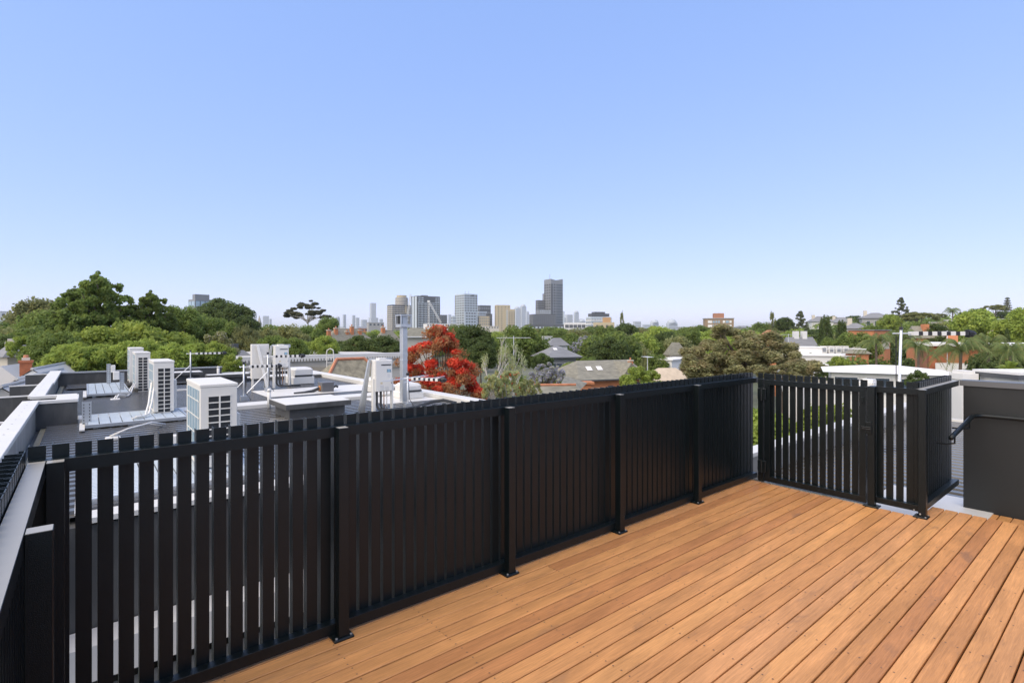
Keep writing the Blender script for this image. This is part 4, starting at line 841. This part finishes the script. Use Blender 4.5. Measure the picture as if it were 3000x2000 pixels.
# terracotta ridged hip roof
T, w, l, h = block('house', 'old tiled roof with orange terracotta hip ridges beside the single water heater', 'house', 915, 955, 1135, 26, 1122, cream, .35)
hip(T, w, l, h, 1.1, bm('mossy_tile', (.22,.20,.14), var=.5, vs=4), .15)
s_ = min(w, l) / 2
for a, c in (((-.1, -.1, h), (s_, l/2, h + 1.12)), ((w + .1, -.1, h), (w - s_, l/2, h + 1.12)), ((s_, l/2, h + 1.12), (w - s_, l/2, h + 1.12))): ridge(T, a, c, .085, terra)
k = MB(); k.poly([(s_*.25, .55, h + .33), (s_*.42, .75, h + .44), (s_*.42 + .35, .78, h + .44), (s_*.25 + .35, .58, h + .34)], white_r, [(0,1,2,3)]); k.obj('skylight', T)
# slate roof with chimneys
T, w, l, h = block('house', 'large house with weathered hip roof and five brick chimneys', 'house', 925, 968, 1098, 72, 1008, brickb, .35); hip(T, w, l, h, 2.2, tileg); 
for (px, yt) in ((978, 962), (998, 956), (1030, 966), (1044, 950), (1068, 962)): 
    q = (px - 968) / (1098 - 968) * w; chim(T, q - .4, l*.25, h + .2, zat(yt, 72) + 9 - .3, .45)
T, w, l, h = block('house', 'second weathered hip roofed house between the chimneys and the flue', 'house', 1098, 1112, 1170, 70, 1003, brickb, .4); hip(T, w, l, h, 1.7, tileg); chim(T, w*.2, l*.3, h + .2, zat(960, 70) + 9, .45)
T, w, l, h = block('house', 'low grey roofed houses behind the top left of the red tree', 'house', 1175, 1190, 1265, 66, 985, cream, .4); hip(T, w, l, h, 1.1, tileg); one('gutter', T, (-.3, -.45, h - .15), (w + .3, -.36, h), white_r)
# grey modern house
T, w, l, h = block('house', 'grey two storey house with hipped slate roof and rooflight beside the lilac jacaranda', 'house', 1572, 1610, 1688, 50, 1046, greyr, .42); hip(T, w, l, h, 1.1, slate, .5)
for a in (.12, .34, .66, .86): win(T, w*a - .3, h - 1.5, w*a + .3, h - .6)
win(T, l*.3, h - .9, l*.6, h - .6, 'l'); k = MB(); k.poly([(w*.28, .4, h + .5), (w*.42, .4, h + .5), (w*.42, .9, h + .85), (w*.28, .9, h + .85)], white_r, [(0,1,2,3)]); k.obj('rooflight', T); one('gutter', T, (-.5, -.6, h - .12), (w + .5, -.5, h), darkg)
T, w, l, h = block('house', 'low pale grey house behind the grey hipped house', 'house', 1600, 1612, 1662, 62, 1012, white_r, .4); hip(T, w, l, h, .9, slate, .3)
T, w, l, h = block('house', 'small white box like house left of the farther jacaranda', 'house', 1586, 1592, 1615, 85, 987, white_r, .4, roofm=white_r); 
for i in range(2): win(T, w*(.15 + .45*i), h - 1.6, w*(.15 + .45*i) + .5, h - .3)
# brick house
T, w, l, h = block('house', 'orange brick house with grey tiled roof, two rooflights and brick chimney', 'house', 1640, 1700, 1890, 31, 1112, brickb, .12)
b = MB(); b.poly([(-.3, -.3, h), (w + .3, -.3, h + .0), (w + .2, 2.1, h + 1.0), (.9, 2.1, h + 1.0), (-.3, 4.5, h), (w + .3, 4.5, h)], tileg, [(0,1,2,3),(3,2,5,4),(0,3,4),(1,5,2)]); b.obj('roof', T)
for a in (.22, .38): k = MB(); k.poly([(w*a - .1, .75, h + .48), (w*a + .28, .75, h + .48), (w*a + .4, 1.25, h + .68), (w*a + .02, 1.25, h + .68)], white_r, [(0,1,2,3)]); k.obj('rooflight', T)
win(T, w*.42, h - 1.05, w*.48, h - .45, fr=darkg); win(T, w*.8, h - .9, w*.9, h - .3, fr=darkg); one('gutter', T, (-.32, -.36, h - .08), (w + .3, -.305, h), darkg)
b = MB(); b.poly([(w*.62, -.1, h), (w*.92, -.1, h), (w*.77, -.1, h + .95), (w*.77, 2, h + .95), (w*.62, 2, h), (w*.92, 2, h)], tileg, [(0,2,3,4),(1,5,3,2),(0,1,2)]); b.obj('gable', T)
chim(T, w*.93, 1.2, h, zat(1062, 32) + 9, .26); one('wall_cap', T, (.05, -.02, h - .55), (w*.9, -.001, h - .5), bm('pale_brick_course', (.6,.42,.3))); 
T, w, l, h = block('house', 'lean to brick annex with curved parapet left of the brick house', 'house', 1688, 1693, 1732, 29, 1125, brickb, .12, roofm=brickb)
T, w, l, h = block('house', 'dark slate gable roof behind the left end of the brick house', 'house', 1672, 1690, 1742, 36, 1100, greyr, .3); hip(T, w, l, h, .9, slate, .2)
T, w, l, h = block('house', 'foreground roof with terracotta ridge tiles just above the fence', 'house', 1560, 1570, 1695, 18.5, 1145, cream, .1, zt=-.75); hip(T, w, l, h, .25, tileg, .1, gable=1)
ridge(T, (0, l/2, h + .27), (w, l/2, h + .27), .05, terra); T2 = thing('carport', 'pale framed carport roof behind the lilac jacaranda', 'shed', (at(1650, 24)[0], at(1650, 24)[1], -4), HEAD - pi/2)
b = MB(); b.poly([(-.1,0,3.1),(.75,0,2.75),(1.4,2,2.9),(.3,2,3.25)], tileg, [(0,1,2,3)]); b.obj('roof', T2); one('beam', T2, (-.1, -.05, 2.68), (.78, -.001, 2.745), cream); one('post', T2, (.7, -.04, 0), (.76, 0, 2.67), white_r)
# white cube house and beige roof
T, w, l, h = block('house', 'white rendered cube house with two small windows left of the rusty gum', 'house', 1922, 1968, 2022, 47, 1056, white_r, .85, roofm=white_r)
win(T, w*.35, h - 1.4, w*.62, h - .9, fr=greyr); win(T, l*.55, h - 1.3, l*.75, h - .9, 'l', fr=greyr)
T, w, l, h = block('house', 'house with beige tiled roof in front of the white cube', 'house', 1880, 1905, 2030, 33, 1115, cream, .2); hip(T, w, l, h, .75, bm('beige_tile', (.5,.42,.32), var=.15, vs=3), .2)
T, w, l, h = block('house', 'round white water tank like extension left of the white cube', 'house', 1898, 1904, 1925, 48, 1080, white_r, .3)
T, w, l, h = block('house', 'old cottage with pointed slate roof behind the left edge of the rusty gum', 'house', 1948, 1962, 2010, 62, 1040, cream, .5); hip(T, w, l, h, 1.5, tileg, .2)
# white flat buildings behind the gum
T, w, l, h = block('building', 'white gabled house with grey slate roof below the layered cypress', 'house', 2285, 2315, 2395, 70, 1020, white_r, .5); hip(T, w, l, h, 1.5, slate, .2, gable=1)
for q in (.3, .6): chim(T, w*q, l*.4, h + .5, h + 2.3, .6, white_r, False)
T, w, l, h = block('building', 'upper white flat roofed block with air conditioners on its lower roof', 'building', 2312, 2322, 2408, 62, 1018, white_r, .3, roofm=white_r)
win(T, w*.28, h - 1.4, w*.36, h - .7, fr=greyr); win(T, w*.58, h - 1.5, w*.64, h - .6, fr=greyr)
for i in range(4): U = thing('air_conditioner', ('leftmost', 'second from left', 'third from left', 'rightmost')[i] + ' of the four small box units on the far white flat roof', 'air conditioner', (T.location.x + SA*(3.0 + i*.85) - CA*.9*-1*0, T.location.y - CA*(3.0 + i*.85), zat(1036, 61)), HEAD - pi/2, 'small box units on the white flat roof'); one('casing', U, (0, -.8, 0), (.6, -.4, .9), ac_white); one('fan', U, (.1, -.82, .2), (.5, -.801, .7), midg)
T, w, l, h = block('building', 'long low white flat roofed building in front of the upper white block', 'building', 2280, 2300, 2510, 58, 1042, white_r, .15, roofm=white_r)
win(T, w*.60, h - 1.2, w*.64, h - .5, fr=greyr)
T, w, l, h = block('building', 'plain white wall building right behind the rusty gum', 'building', 2350, 2358, 2420, 40, 1070, white_r, .2, roofm=white_r)
T, w, l, h = block('building', 'beige walled low building left of the near white building', 'building', 2385, 2390, 2452, 34, 1092, cream, .15, roofm=white_r)
T, w, l, h = block('building', 'near white flat roofed building with wide dark windows above the slatted gate', 'building', 2428, 2436, 2790, 21, 1088, white_r, .06, roofm=None)
hip(T, w, l, h, .24, white_r, .3)
for a, c in ((.03, .23), (.31, .5), (.6, .7), (.74, .85)): win(T, w*a, h - .75, w*c, h - .2, fr=white_r)
for i in range(3): win(T, w*(.1 + .25*i), h - 3.2, w*(.2 + .25*i), h - 2.2, fr=white_r)
# brick flats with balconies behind the palms
T, w, l, h = block('apartment_building', 'orange brick flats with flat white roof edge and white balconies behind the palms', 'building', 2685, 2718, 3120, 39, 1012, brickb, .12)
one('roof', T, (-.6, -1.2, h + .001), (w + .3, l, h + .18), white_r); one('balcony', T, (.3, -1.1, h - 2.1), (w*.33, -.01, h - 1.25), white_r); one('balcony', T, (w*.38, -1.1, h - 2.0), (w*.55, -.01, h - 1.9), white_r); one('pier', T, (-.05, -.9, 0), (.35, -.002, h - .01), brown)
for a, c in ((.06, .16), (.2, .3), (.42, .5), (.6, .7)): win(T, w*a, h - 4.2, w*c, h - 3.0)
win(T, w*.02, h - 4.5, w*.05, h - 2.6, m=white_r); win(T, w*.66, h - 1.3, w*.8, h - .3); chim(T, w*.2, l*.3, h, h + .75, .6, None, False)
T, w, l, h = block('house', 'orange brick house with tiled gable on the slope behind the brick flats', 'house', 2660, 2685, 2790, 60, 990, brickb, .3); hip(T, w, l, h, 1.4, tileg, .3, gable=1); chim(T, w*.25, l*.2, h, h + 1.6, .6, None, False); win(T, w*.5, h - 1.2, w*.75, h - .4)
T, w, l, h = block('house', 'brown brick building with flat grey roof left of the palms on the slope', 'building', 2485, 2560, 2608, 70, 968, brickb, .5, roofm=slate); win(T, w*.5, h - 2.4, w*.9, h - .8, m=cream)
T, w, l, h = block('house', 'low brick house with grey roof below the two columnar cypresses', 'house', 2478, 2484, 2545, 56, 1035, brickb, .3); hip(T, w, l, h, .7, tileg, .3)
T, w, l, h = block('house', 'tiled roof house with dark upstairs windows near the right margin', 'house', 2915, 2935, 3030, 70, 975, cream, .3); hip(T, w, l, h, 1.6, bm('brown_tile', (.28,.2,.15), var=.2, vs=2), .5); win(T, w*.2, h - 1.5, w*.3, h - .5)
T, w, l, h = block('house', 'white modern house with long windows on the skyline near the right margin', 'house', 2925, 2930, 2985, 110, 935, white_r, .2, roofm=white_r); win(T, w*.12, h - 2.2, w*.6, h - 1.0, m=glass_lt)
T, w, l, h = block('house', 'white cube house in front of the skyline palm', 'house', 2766, 2772, 2806, 130, 938, white_r, .3, roofm=white_r)
T, w, l, h = block('house', 'low pale house left of the white cube on the skyline', 'house', 2715, 2722, 2768, 135, 945, cream, .3, roofm=white_r)
# hill houses
for a in ((2368, 2378, 2442, 245, 942, 'white hill house with wide slate hip roof left on the right hand hill', white_r), (2430, 2436, 2500, 250, 945, 'cream hill house with slate roof between the two columnar cypresses', cream), (2518, 2526, 2612, 215, 932, 'large grey walled hill house with steep slate roof below the skyline', greyr), (2475, 2480, 2535, 160, 962, 'low spread hipped roof house in front of the large hill house', cream)):
    T, w, l, h = block('house', a[5], 'house', *a[:5], a[6], .3); hip(T, w, l, h, 20 * a[3] / FPX * .8, slate, .8)
    for i in range(3): win(T, w*(.15 + .28*i), h - 3, w*(.15 + .28*i) + 1.2, h - 1.2)
    chim(T, w*.1, l*.4, h, h + 3.2, 1.2, cream, False)
# brick apartment tower
T, w, l, h = block('apartment_building', 'brown brick apartment tower with white balconies and roof box', 'building', 2060, 2066, 2150, 330, 934, bm('brown_brick', (.30,.21,.13), var=.1, vs=.5), .1); one('roof_box', T, (w*.32, l*.2, h), (w*.68, l*.7, h + 3.6), bm('red_brown_brick', (.36,.17,.1))); one('cornice', T, (-.4, -.4, h + .01), (w + .4, l + .3, h + .5), greyr)
for j in range(4):
    z = h - 2.6 - j*2.6; 
    for a, c, m_ in ((.1, .24, white_r), (.27, .33, glass_lt), (.36, .42, glass_lt), (.45, .51, glass_lt), (.62, .69, white_r), (.72, .82, glass_lt), (.85, .92, white_r)): win(T, w*a, z, w*c, z + 1.5, m=m_, fr=cream, t=.2)
# glass block at left
T, w, l, h = block('apartment_building', 'grey framed glass apartment block partly hidden by dark trees', 'building', 554, 572, 655, 230, 876, midg, .3)
one('roof_fin', T, (0, .3, h + .001), (w*.5, l*.4, h + 2.2), midg)
for j in range(6):
    for i in range(6): win(T, w*(i + .08)/6, h - 3.2 - j*3.2, w*(i + .92)/6, h - .8 - j*3.2, m=glass_lt, fr=darkg, t=.15)
grid(T, w, l, h - 20, h - .5, 0, 6, 2, glass_lt, .85, .75, 'side_windows', t=.15)
# long low blocks and mid suburb
def low(px0, px1, d, yt, m, lab, roof=slate, rise=1.2, th=.2, hipped=True):
    T, w, l, h = block('building', lab, 'building', px0, px0 + (px1-px0)*.1, px1, d, yt, m, th, roofm=None if hipped else roof)
    if hipped: hip(T, w, l, h, rise, roof, .5)
    grid(T, w, l, h - 3, h - .3, max(3, int(w/3)), 1, 0, None, .5, .5, t=.1); return T
low(1655, 1745, 300, 972, greyr, 'long grey roofed terrace below the tallest tower', rise=2); low(1740, 1800, 290, 975, cream, 'pale roofed terrace below the tan apartment block', rise=1.5)
low(1855, 1895, 240, 968, cream, 'cream flats right of the poplar spire', rise=1); low(1845, 1880, 150, 985, white_r, 'white sided house under the dark tree by the poplar', roof=slate, rise=1)
low(1985, 2062, 420, 958, greyr, 'long flat roofed hall left of the brick apartment tower', hipped=False); low(2140, 2215, 300, 960, greyr, 'grey sawtooth roofed building right of the brick apartment tower')
low(2232, 2275, 85, 985, brickb, 'terracotta gabled roof glimpsed above the rusty gum', roof=terra, rise=1); low(1040, 1090, 500, 962, brickb, 'far brick rooftops left of the flue', rise=2)
low(960, 1010, 420, 958, white_r, 'far white flats right of the round green tree', hipped=False); low(1075, 1125, 450, 945, greyr, 'far grey concrete flats left of the curved tower', hipped=False)
low(1205, 1300, 480, 962, white_r, 'long white office building behind the top of the red tree', hipped=False, roof=white_r); low(1240, 1340, 600, 948, white_r, 'white building under the crane', hipped=False, roof=white_r)
low(1400, 1462, 640, 955, cream, 'low cream building with square windows right of the pale blue tower', hipped=False, roof=cream); low(1445, 1475, 560, 975, white_r, 'small white roofs below the tan tower', hipped=False)
low(-20, 34, 240, 912, white_r, 'white building on the skyline at the left margin', hipped=False, roof=slate); low(175, 200, 200, 905, greyr, 'grey rooftop peeping between the left trees', hipped=False)
# ---- tower cluster
def tower(label, px0, pxc, px1, d, yt, m, th=.4, rows=20, nf=6, nl=3, wm=None, fx=.6, fz=.5, group=None, band=None, roofm=None):
    T, w, l, h = block('tower', label, 'tower', px0, pxc, px1, d, yt, m, th, base=-9, group=group, roofm=roofm)
    if rows: grid(T, w, l, 6, h - 1.5, nf, rows, nl, wm, fx, fz, t=.4)
    if band: bands(T, w, l, 6, h - 1, rows, band)
    return T, w, l, h
D1 = 1050
T, w, l, h = tower('curved balcony tower with stepped top and gold crown', 1133, 1150, 1204, D1, 892, darkg, .5, 14, 6, 3, midg, .5, .5, band=cream)
k = MB(); cy = [(w*.62 + w*.30*cos(a), l*.45 + w*.30*sin(a)) for a in [i*pi/9 for i in range(18)]]; n = 18
k.poly([(a, b_, h - .5) for a, b_ in cy] + [(a, b_, h + 15) for a, b_ in cy], midg, [tuple(range(n, 2*n))] + [(i, (i+1)%n, n+(i+1)%n, n+i) for i in range(n)]); k.obj('upper_drum', T)
k = MB()
for j in range(5): k.poly([(w*.62 + (a - w*.62)*1.06, l*.45 + (b_ - l*.45)*1.06, h + .2 + 3*j) for a, b_ in cy] + [(w*.62 + (a - w*.62)*1.06, l*.45 + (b_ - l*.45)*1.06, h + 1.6 + 3*j) for a, b_ in cy], cream, [tuple(range(n, 2*n))] + [(i, (i+1)%n, n+(i+1)%n, n+i) for i in range(n)])
k.obj('balconies', T, kind='stuff'); k = MB(); k.poly([(w*.62 + (a - w*.62)*.8, l*.45 + (b_ - l*.45)*.8, h + 15.01) for a, b_ in cy] + [(w*.62 + (a - w*.62)*.8, l*.45 + (b_ - l*.45)*.8, h + 20) for a, b_ in cy], tan, [tuple(range(n, 2*n))] + [(i, (i+1)%n, n+(i+1)%n, n+i) for i in range(n)]); k.obj('crown', T)
one('spine', T, (w*.66, -1.6, h - 16), (w*.74, -.9, h + 16), tan)
T, w, l, h = tower('broad dark slab tower with white vertical stripes on its left edge', 1204, 1222, 1289, 1000, 866, darkg, .42, 0)
for a in (.05, .5): one('stripe', T, (-.5, l*a, 4), (-.02, l*(a + .3), h - 1), paleg)
grid(T, w*.92, l, 4, h - 14, 12, 14, 0, paleg, .62, .35, 'balconies', x0=w*.05, t=1.0); grid(T, w*.25, l, h - 13, h - 2, 2, 3, 0, paleg, .7, .4, 'top_windows', x0=w*.04); grid(T, w*.2, l, h - 13, h - 2, 2, 3, 0, paleg, .7, .4, 'top_windows', x0=w*.78)
k = MB()
for a in (.04, .2, .36, .52, .68, .84, .99): k.box(w*a - .3, -1.5, 4, w*a + .1, -1.01, h - 13, paleg)
k.box(0, -1.5, h - 13.4, w, -1.02, h - 12.7, paleg); k.obj('white_fins', T, kind='stuff'); one('plant', T, (w*.3, l*.3, h + .3), (w*.55, l*.6, h + 2.2), midg)
tower('small dark block right of the broad dark slab', 1286, 1292, 1310, 1020, 922, darkg, .4, 8, 4, 1, midg)
T, w, l, h = tower('pale blue office tower with square windows and rooftop masts', 1332, 1360, 1399, 980, 860, paleg, .62, 16, 5, 4, darkg, .58, .52)
for a in (.3, .55): k = MB(); k.tube([(w*a, l*.3, h), (w*a, l*.3, h + 6)], .25, midg, 5); k.obj('mast', T)
one('shaft_face', T, (w*.02, -1.4, h - 62), (w*.9, -.45, h - 33), paleg); grid(T, w*.8, l, h - 61, h - 34, 4, 5, 0, darkg, .6, .5, 'lower_windows', x0=w*.06, y0=-1.41)
one('roundel', T, (w*.55, -.8, h - 5), (w*.72, -.41, h - 1.4), darkg)
tower('low white wing left of the pale blue tower', 1321, 1326, 1336, 960, 925, paleg, .4, 6, 3, 1, midg)
T, w, l, h = tower('dark rounded penthouse block right of the pale blue tower', 1399, 1406, 1438, 1080, 894, darkg, .4, 6, 6, 2, midg)
tower('white stepped block below the dark penthouse', 1399, 1404, 1427, 1040, 912, paleg, .3, 8, 5, 1, midg); tower('dark slab between the cream block and the tan tower', 1424, 1430, 1442, 1030, 919, darkg, .4, 8, 3, 1, midg)
tower('tan block with square windows below the dark penthouse', 1399, 1405, 1434, 1000, 926, tan, .25, 6, 5, 1, midg, .45)
T, w, l, h = tower('tan tower with narrow slot windows', 1449, 1455, 1495, 1000, 893, tan, .2, 12, 4, 1, darkg, .25, .4); one('wing', T, (w*.6, -2, 0), (w + 9, -.2, h - 8), tan); grid(T, w*.5, l, 8, h - 12, 3, 12, 0, darkg, .42, .45, 'wing_windows', x0=w*.85, y0=-2.01); grid(T, w*.16, l, 8, h - 9, 1, 12, 0, paleg, .8, .5, 'stair_windows', x0=w*.66, y0=-2.3)
# tallest tower group
T, w, l, h = tower('tallest tower, grey glass with scooped top and thin mast', 1594, 1614, 1649, 1000, 822, midg, .55, 0); 
grid(T, w*.4, l, 10, h - 5, 2, 18, 3, darkg, .6, .55, 'windows', t=.5); grid(T, w*.55, l, 10, h - 5, 6, 18, 0, bm('steel_grey_glass', (.10,.12,.14), .3), .8, .66, 'curtain_wall', x0=w*.44, t=.5)
b = MB(); b.poly([(0,0,h),(w,0,h),(w,l,h),(0,l,h),(0,0,h+3.5),(w*.5,0,h+1),(w,0,h+4.5),(w,l,h+4.5),(w*.5,l,h+1),(0,l,h+3.5)], midg, [(0,1,6,5,4),(3,9,8,7,2),(0,4,9,3),(1,2,7,6),(4,5,8,9),(5,6,7,8)]); b.obj('scooped_top', T); k = MB(); k.tube([(w*.2, l*.5, h + 3), (w*.2, l*.5, h + 14)], .35, midg, 5); k.obj('mast', T)
one('dark_slot', T, (-.1, -.9, 10), (w*.12, -.52, h - 6), darkg)
T, w, l, h = tower('stepped grey block on the left shoulder of the tallest tower', 1567, 1576, 1600, 1010, 879, darkg, .4, 14, 4, 2, midg); one('upper_step', T, (w*.72, .5, h + .01), (w + 1, l*.6, h + 13), midg)
T, w, l, h = tower('wide dark base block of the tallest tower', 1550, 1562, 1628, 970, 920, darkg, .35, 10, 12, 3, midg, .5); one('setback', T, (w*.25, .5, h + .01), (w*.8, l*.7, h + 8), midg); grid(T, w*.5, l, h + 1, h + 8, 6, 2, 0, paleg, .5, .5, 'setback_windows', x0=w*.28, y0=.5)
tower('thin bluish slab right of the tallest tower', 1646, 1650, 1654, 1200, 911, paleg, .3, 0)
T, w, l, h = tower('long dark podium in front of the tallest tower', 1536, 1545, 1652, 900, 950, darkg, .15, 2, 10, 0, paleg, .5, .3); one('lower_podium', T, (w*.05, -8, 0), (w*.95, -.2, h - 8), midg); grid(T, w*.8, l, h - 14, h - 9, 8, 1, 0, white_r, .6, .4, 'white_shop_fronts', x0=w*.1, y0=-8.01)  # shop fronts are plain white panels
T, w, l, h = tower('low white and dark office row right of the podium', 1652, 1655, 1716, 850, 945, white_r, .15, 2, 5, 0, darkg, .85, .6)
T, w, l, h = tower('white banded office block with dark penthouse left of the poplar', 1716, 1732, 1792, 760, 928, paleg, .4, 5, 8, 4, midg, .7, .45, band=white_r); one('penthouse', T, (w*.05, 1, h + .6), (w*.9, l*.8, h + 5), darkg); one('penthouse', T, (w*.2, 1.5, h + 5.01), (w*.7, l*.7, h + 7.5), darkg)
T, w, l, h = tower('tan and orange apartment block with dark balconies left of the poplar', 1738, 1742, 1800, 420, 944, tan, .15, 3, 4, 0, darkg, .4, .6); one('lift_core', T, (w*.45, .5, h + .01), (w*.82, l*.6, h + 4), bm('orange_panel', (.5,.3,.14)))
tower('small tan flats among trees right of the tan apartment block', 1806, 1810, 1830, 500, 965, tan, .2, 1, 3, 0, darkg)
# church
x, y = at(760, 600); C_ = thing('church', 'grey stone church with slender spire above the far left trees', 'church', (x, y, -9), HEAD - pi/2); ht = zat(946, 600) + 9
one('tower', C_, (-1.8, -1.8, 0), (1.8, 1.8, ht), stone); hs = zat(922, 600) + 9; k = MB(); k.poly([(-1.6,-1.6,ht+.01),(1.6,-1.6,ht+.01),(1.6,1.6,ht+.01),(-1.6,1.6,ht+.01),(0,0,hs)], stone, [(0,1,4),(1,2,4),(2,3,4),(3,0,4)]); k.obj('spire', C_)
one('belfry_opening', C_, (-.5, -1.9, ht - 5), (.5, -1.81, ht - 2), darkg); one('nave', C_, (1.81, -3, 0), (12, 4, ht - 7), stone)
# cranes
for (px, d, yt, yb, px2, yt2, lab) in ((1256, 930, 880, 946, 1292, 946, 'construction crane with lowered white lattice jib before the dark slab tower'), (1192, 930, 935, 950, 1203, 862, 'construction crane with raised white jib beside the curved tower')):
    x, y = at(px, d); K = thing('crane', lab, 'crane', (x, y, -9), HEAD - pi/2); z1 = zat(yt, d) + 9; dx = (px2 - px) * d / FPX; z2 = zat(yt2, d) + 9
    for nm, A_, B_ in (('mast', (0, 0), (0, 1)), ('jib', (1, 1), (2, 2))):
        k = MB(); p0, p1 = ((Vector((0,0,0)), Vector((0,0,z1))) if nm == 'mast' else (Vector((0,0,z1 - 1)), Vector((dx,0,z2))))
        t_ = (p1 - p0).normalized(); s1 = t_.cross(Vector((0,1,0))).normalized() * 1.1; s2 = Vector((0,1.1,0)); nn = 14
        for a_ in (s1 + s2, s1 - s2, -s1 + s2, -s1 - s2): k.tube([p0 + a_, p1 + a_], .28, whitepl, 4, False)
        for i in range(nn): q0 = p0.lerp(p1, i/nn); q1 = p0.lerp(p1, (i+1)/nn); k.tube([q0 + s1 - s2, q1 - s1 - s2], .18, whitepl, 3, False); k.tube([q0 - s1 - s2, q1 + s1 - s2], .18, whitepl, 3, False)
        k.obj(nm, K, kind=None)
    one('cab', K, (-2.2, -2, z1 - 3), (2.2, 2, z1), white_r)
# hazy city far off
for i, (a, b_, yt, lab) in enumerate(((738, 752, 926, 'hazy grey tower left of the church spire'), (764, 788, 925, 'broad hazy slab right of the church spire'), (788, 796, 934, 'low hazy block right of the broad hazy slab'), (742, 757, 938, 'lower hazy block beside the church spire'),
    (1003, 1014, 921, 'slim hazy tower above the chimneys'), (1030, 1041, 923, 'white hazy twin tower above the chimneys'), (1041, 1053, 930, 'brownish hazy tower beside the white twin'), (980, 996, 931, 'faint hazy tower with rounded top at the left of the chimneys'), (1055, 1076, 936, 'low faint haze block left of the tall hazy tower'),
    (1082, 1102, 887, 'tall hazy tower left of the curved balcony tower'), (1078, 1108, 930, 'wide hazy base under the tall hazy tower'), (1110, 1122, 934, 'small faint block right of the tall hazy tower'), (1312, 1322, 921, 'faint tower left of the pale blue tower'),
    (1523, 1542, 897, 'round topped hazy tower left of the tallest tower'), (1506, 1524, 903, 'pale hazy slab beside the round topped hazy tower'), (1540, 1550, 914, 'faint slab right of the round topped hazy tower'), (1655, 1678, 921, 'pale hazy tower pair right of the tallest tower'), (1679, 1696, 915, 'round topped pale tower right of the tallest tower'), (1690, 1716, 942, 'low hazy blocks right of the round topped pale tower'), (1640, 1658, 930, 'faint hazy stub behind the tallest tower'),
    (1852, 1878, 941, 'pale slab building on the horizon right of the poplar'), (1905, 1930, 945, 'faint domed building on the horizon'), (1948, 1985, 946, 'faint wide domed hall on the horizon'), (1880, 1906, 950, 'faint low block on the horizon'))):
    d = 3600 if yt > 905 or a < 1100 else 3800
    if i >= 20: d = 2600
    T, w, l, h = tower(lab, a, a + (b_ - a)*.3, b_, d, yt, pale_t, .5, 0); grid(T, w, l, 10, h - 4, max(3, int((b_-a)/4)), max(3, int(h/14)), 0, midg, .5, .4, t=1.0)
    if 'round' in lab or 'dome' in lab: k = MB(); k.poly([(w/2 + w*.5*cos(q)*sin(p_), l/2 + w*.5*sin(q)*sin(p_), h + .2 + w*.45*cos(p_)) for p_ in (1.57, 1.1, .6, .05) for q in [i_*pi/6 for i_ in range(12)]], pale_t, [(r_*12 + c_, r_*12 + (c_+1)%12, r_*12 + 12 + (c_+1)%12, r_*12 + 12 + c_) for r_ in range(3) for c_ in range(12)]); k.obj('dome', T)
# pieces near the dark wall
x, y = at(2829, 13); Pp = thing('pier', 'white capped masonry pier standing behind the right end of the short fence', 'pier', (x, y, -3), HEAD - pi/2); pz = zat(1085, 13) + 3
one('shaft', Pp, (-.16, -.1, 0), (.17, .25, pz - .22), white_r); one('cap', Pp, (-.19, -.14, pz - .219), (.2, .28, pz - .07), white_r); one('cap_top', Pp, (-.14, -.1, pz - .069), (.15, .24, pz), white_r)
x, y = at(2985, 12); Pb = thing('roof_box', 'dark edged white roofed box at the right margin above the dark wall', 'roof box', (x, y, -3), HEAD - pi/2); pz = zat(1098, 12) + 3
one('body', Pb, (.0, 0, 0), (1.4, 1, pz - .1), white_r); one('fascia', Pb, (-.12, -.12, pz - .099), (1.5, 1.1, pz), darkg); one('roof', Pb, (-.1, -.1, pz + .001), (1.5, 1.1, pz + .06), white_r)
# roof aerials further off
for px, d, yt, yb, wd_, lab in ((1505, 33, 984, 1060, 50, 'wide old television aerial above the second bare birch'), (2310, 50, 978, 1010, 30, 'small aerial above the gum tree at right'), (1897, 31, 1043, 1075, 12, 'thin aerial beside the brick house chimney'), (2775, 38, 968, 1012, 10, 'short mast on the brick chimney behind the antenna boom')):
    x, y = at(px, d); z0, z1 = zat(yb, d), zat(yt, d); K = thing('tv_aerial', lab, 'aerial', (x, y, z0), HEAD - pi/2 + .2); hh = z1 - z0; wv = wd_ * d / FPX
    k = MB(); k.tube([(0,0,-2), (0,0,hh)], .025, alu, 5); k.obj('mast', K); k = MB(); k.tube([(-wv, .1, hh*.93), (wv, -.1, hh*.93)], .014, alu, 5); k.obj('boom', K)
    for q in (-.7, -.3, .2, .6): k = MB(); k.tube([(wv*q, -.5, hh*.93), (wv*q, .5, hh*.93)], .012, alu, 4); k.obj('rod', K)
Aw = thing('awning', 'folding white clothesline like canopy arm spanning behind the right trees', 'canopy', (at(2480, 33)[0], at(2480, 33)[1], zat(1022, 33)), HEAD - pi/2 - .05); k = MB(); k.tube([(-1.2,0,.0),(0,0,.03),(1.2,0,-.02)], .035, white_r, 6); k.obj('arm', Aw)
# haze
hz = bpy.data.materials.new('haze'); hz.use_nodes = True; N = hz.node_tree; N.nodes.remove(N.nodes['Principled BSDF']); pv = N.nodes.new('ShaderNodeVolumePrincipled')
pv.inputs['Color'].default_value = (.93, .98, 1, 1); pv.inputs['Density'].default_value = .00011; pv.inputs['Anisotropy'].default_value = 0
N.links.new(pv.outputs[0], N.nodes['Material Output'].inputs['Volume'])
k = MB(); xs = [at(p_, d_) for p_, d_ in ((-900, 9000), (3900, 9000))]
k.box(-14500, -14500, -10.5, 15500, 15500, 175, hz); o = k.obj('haze'); tag(o, 'pale air haze', None, kind='stuff')
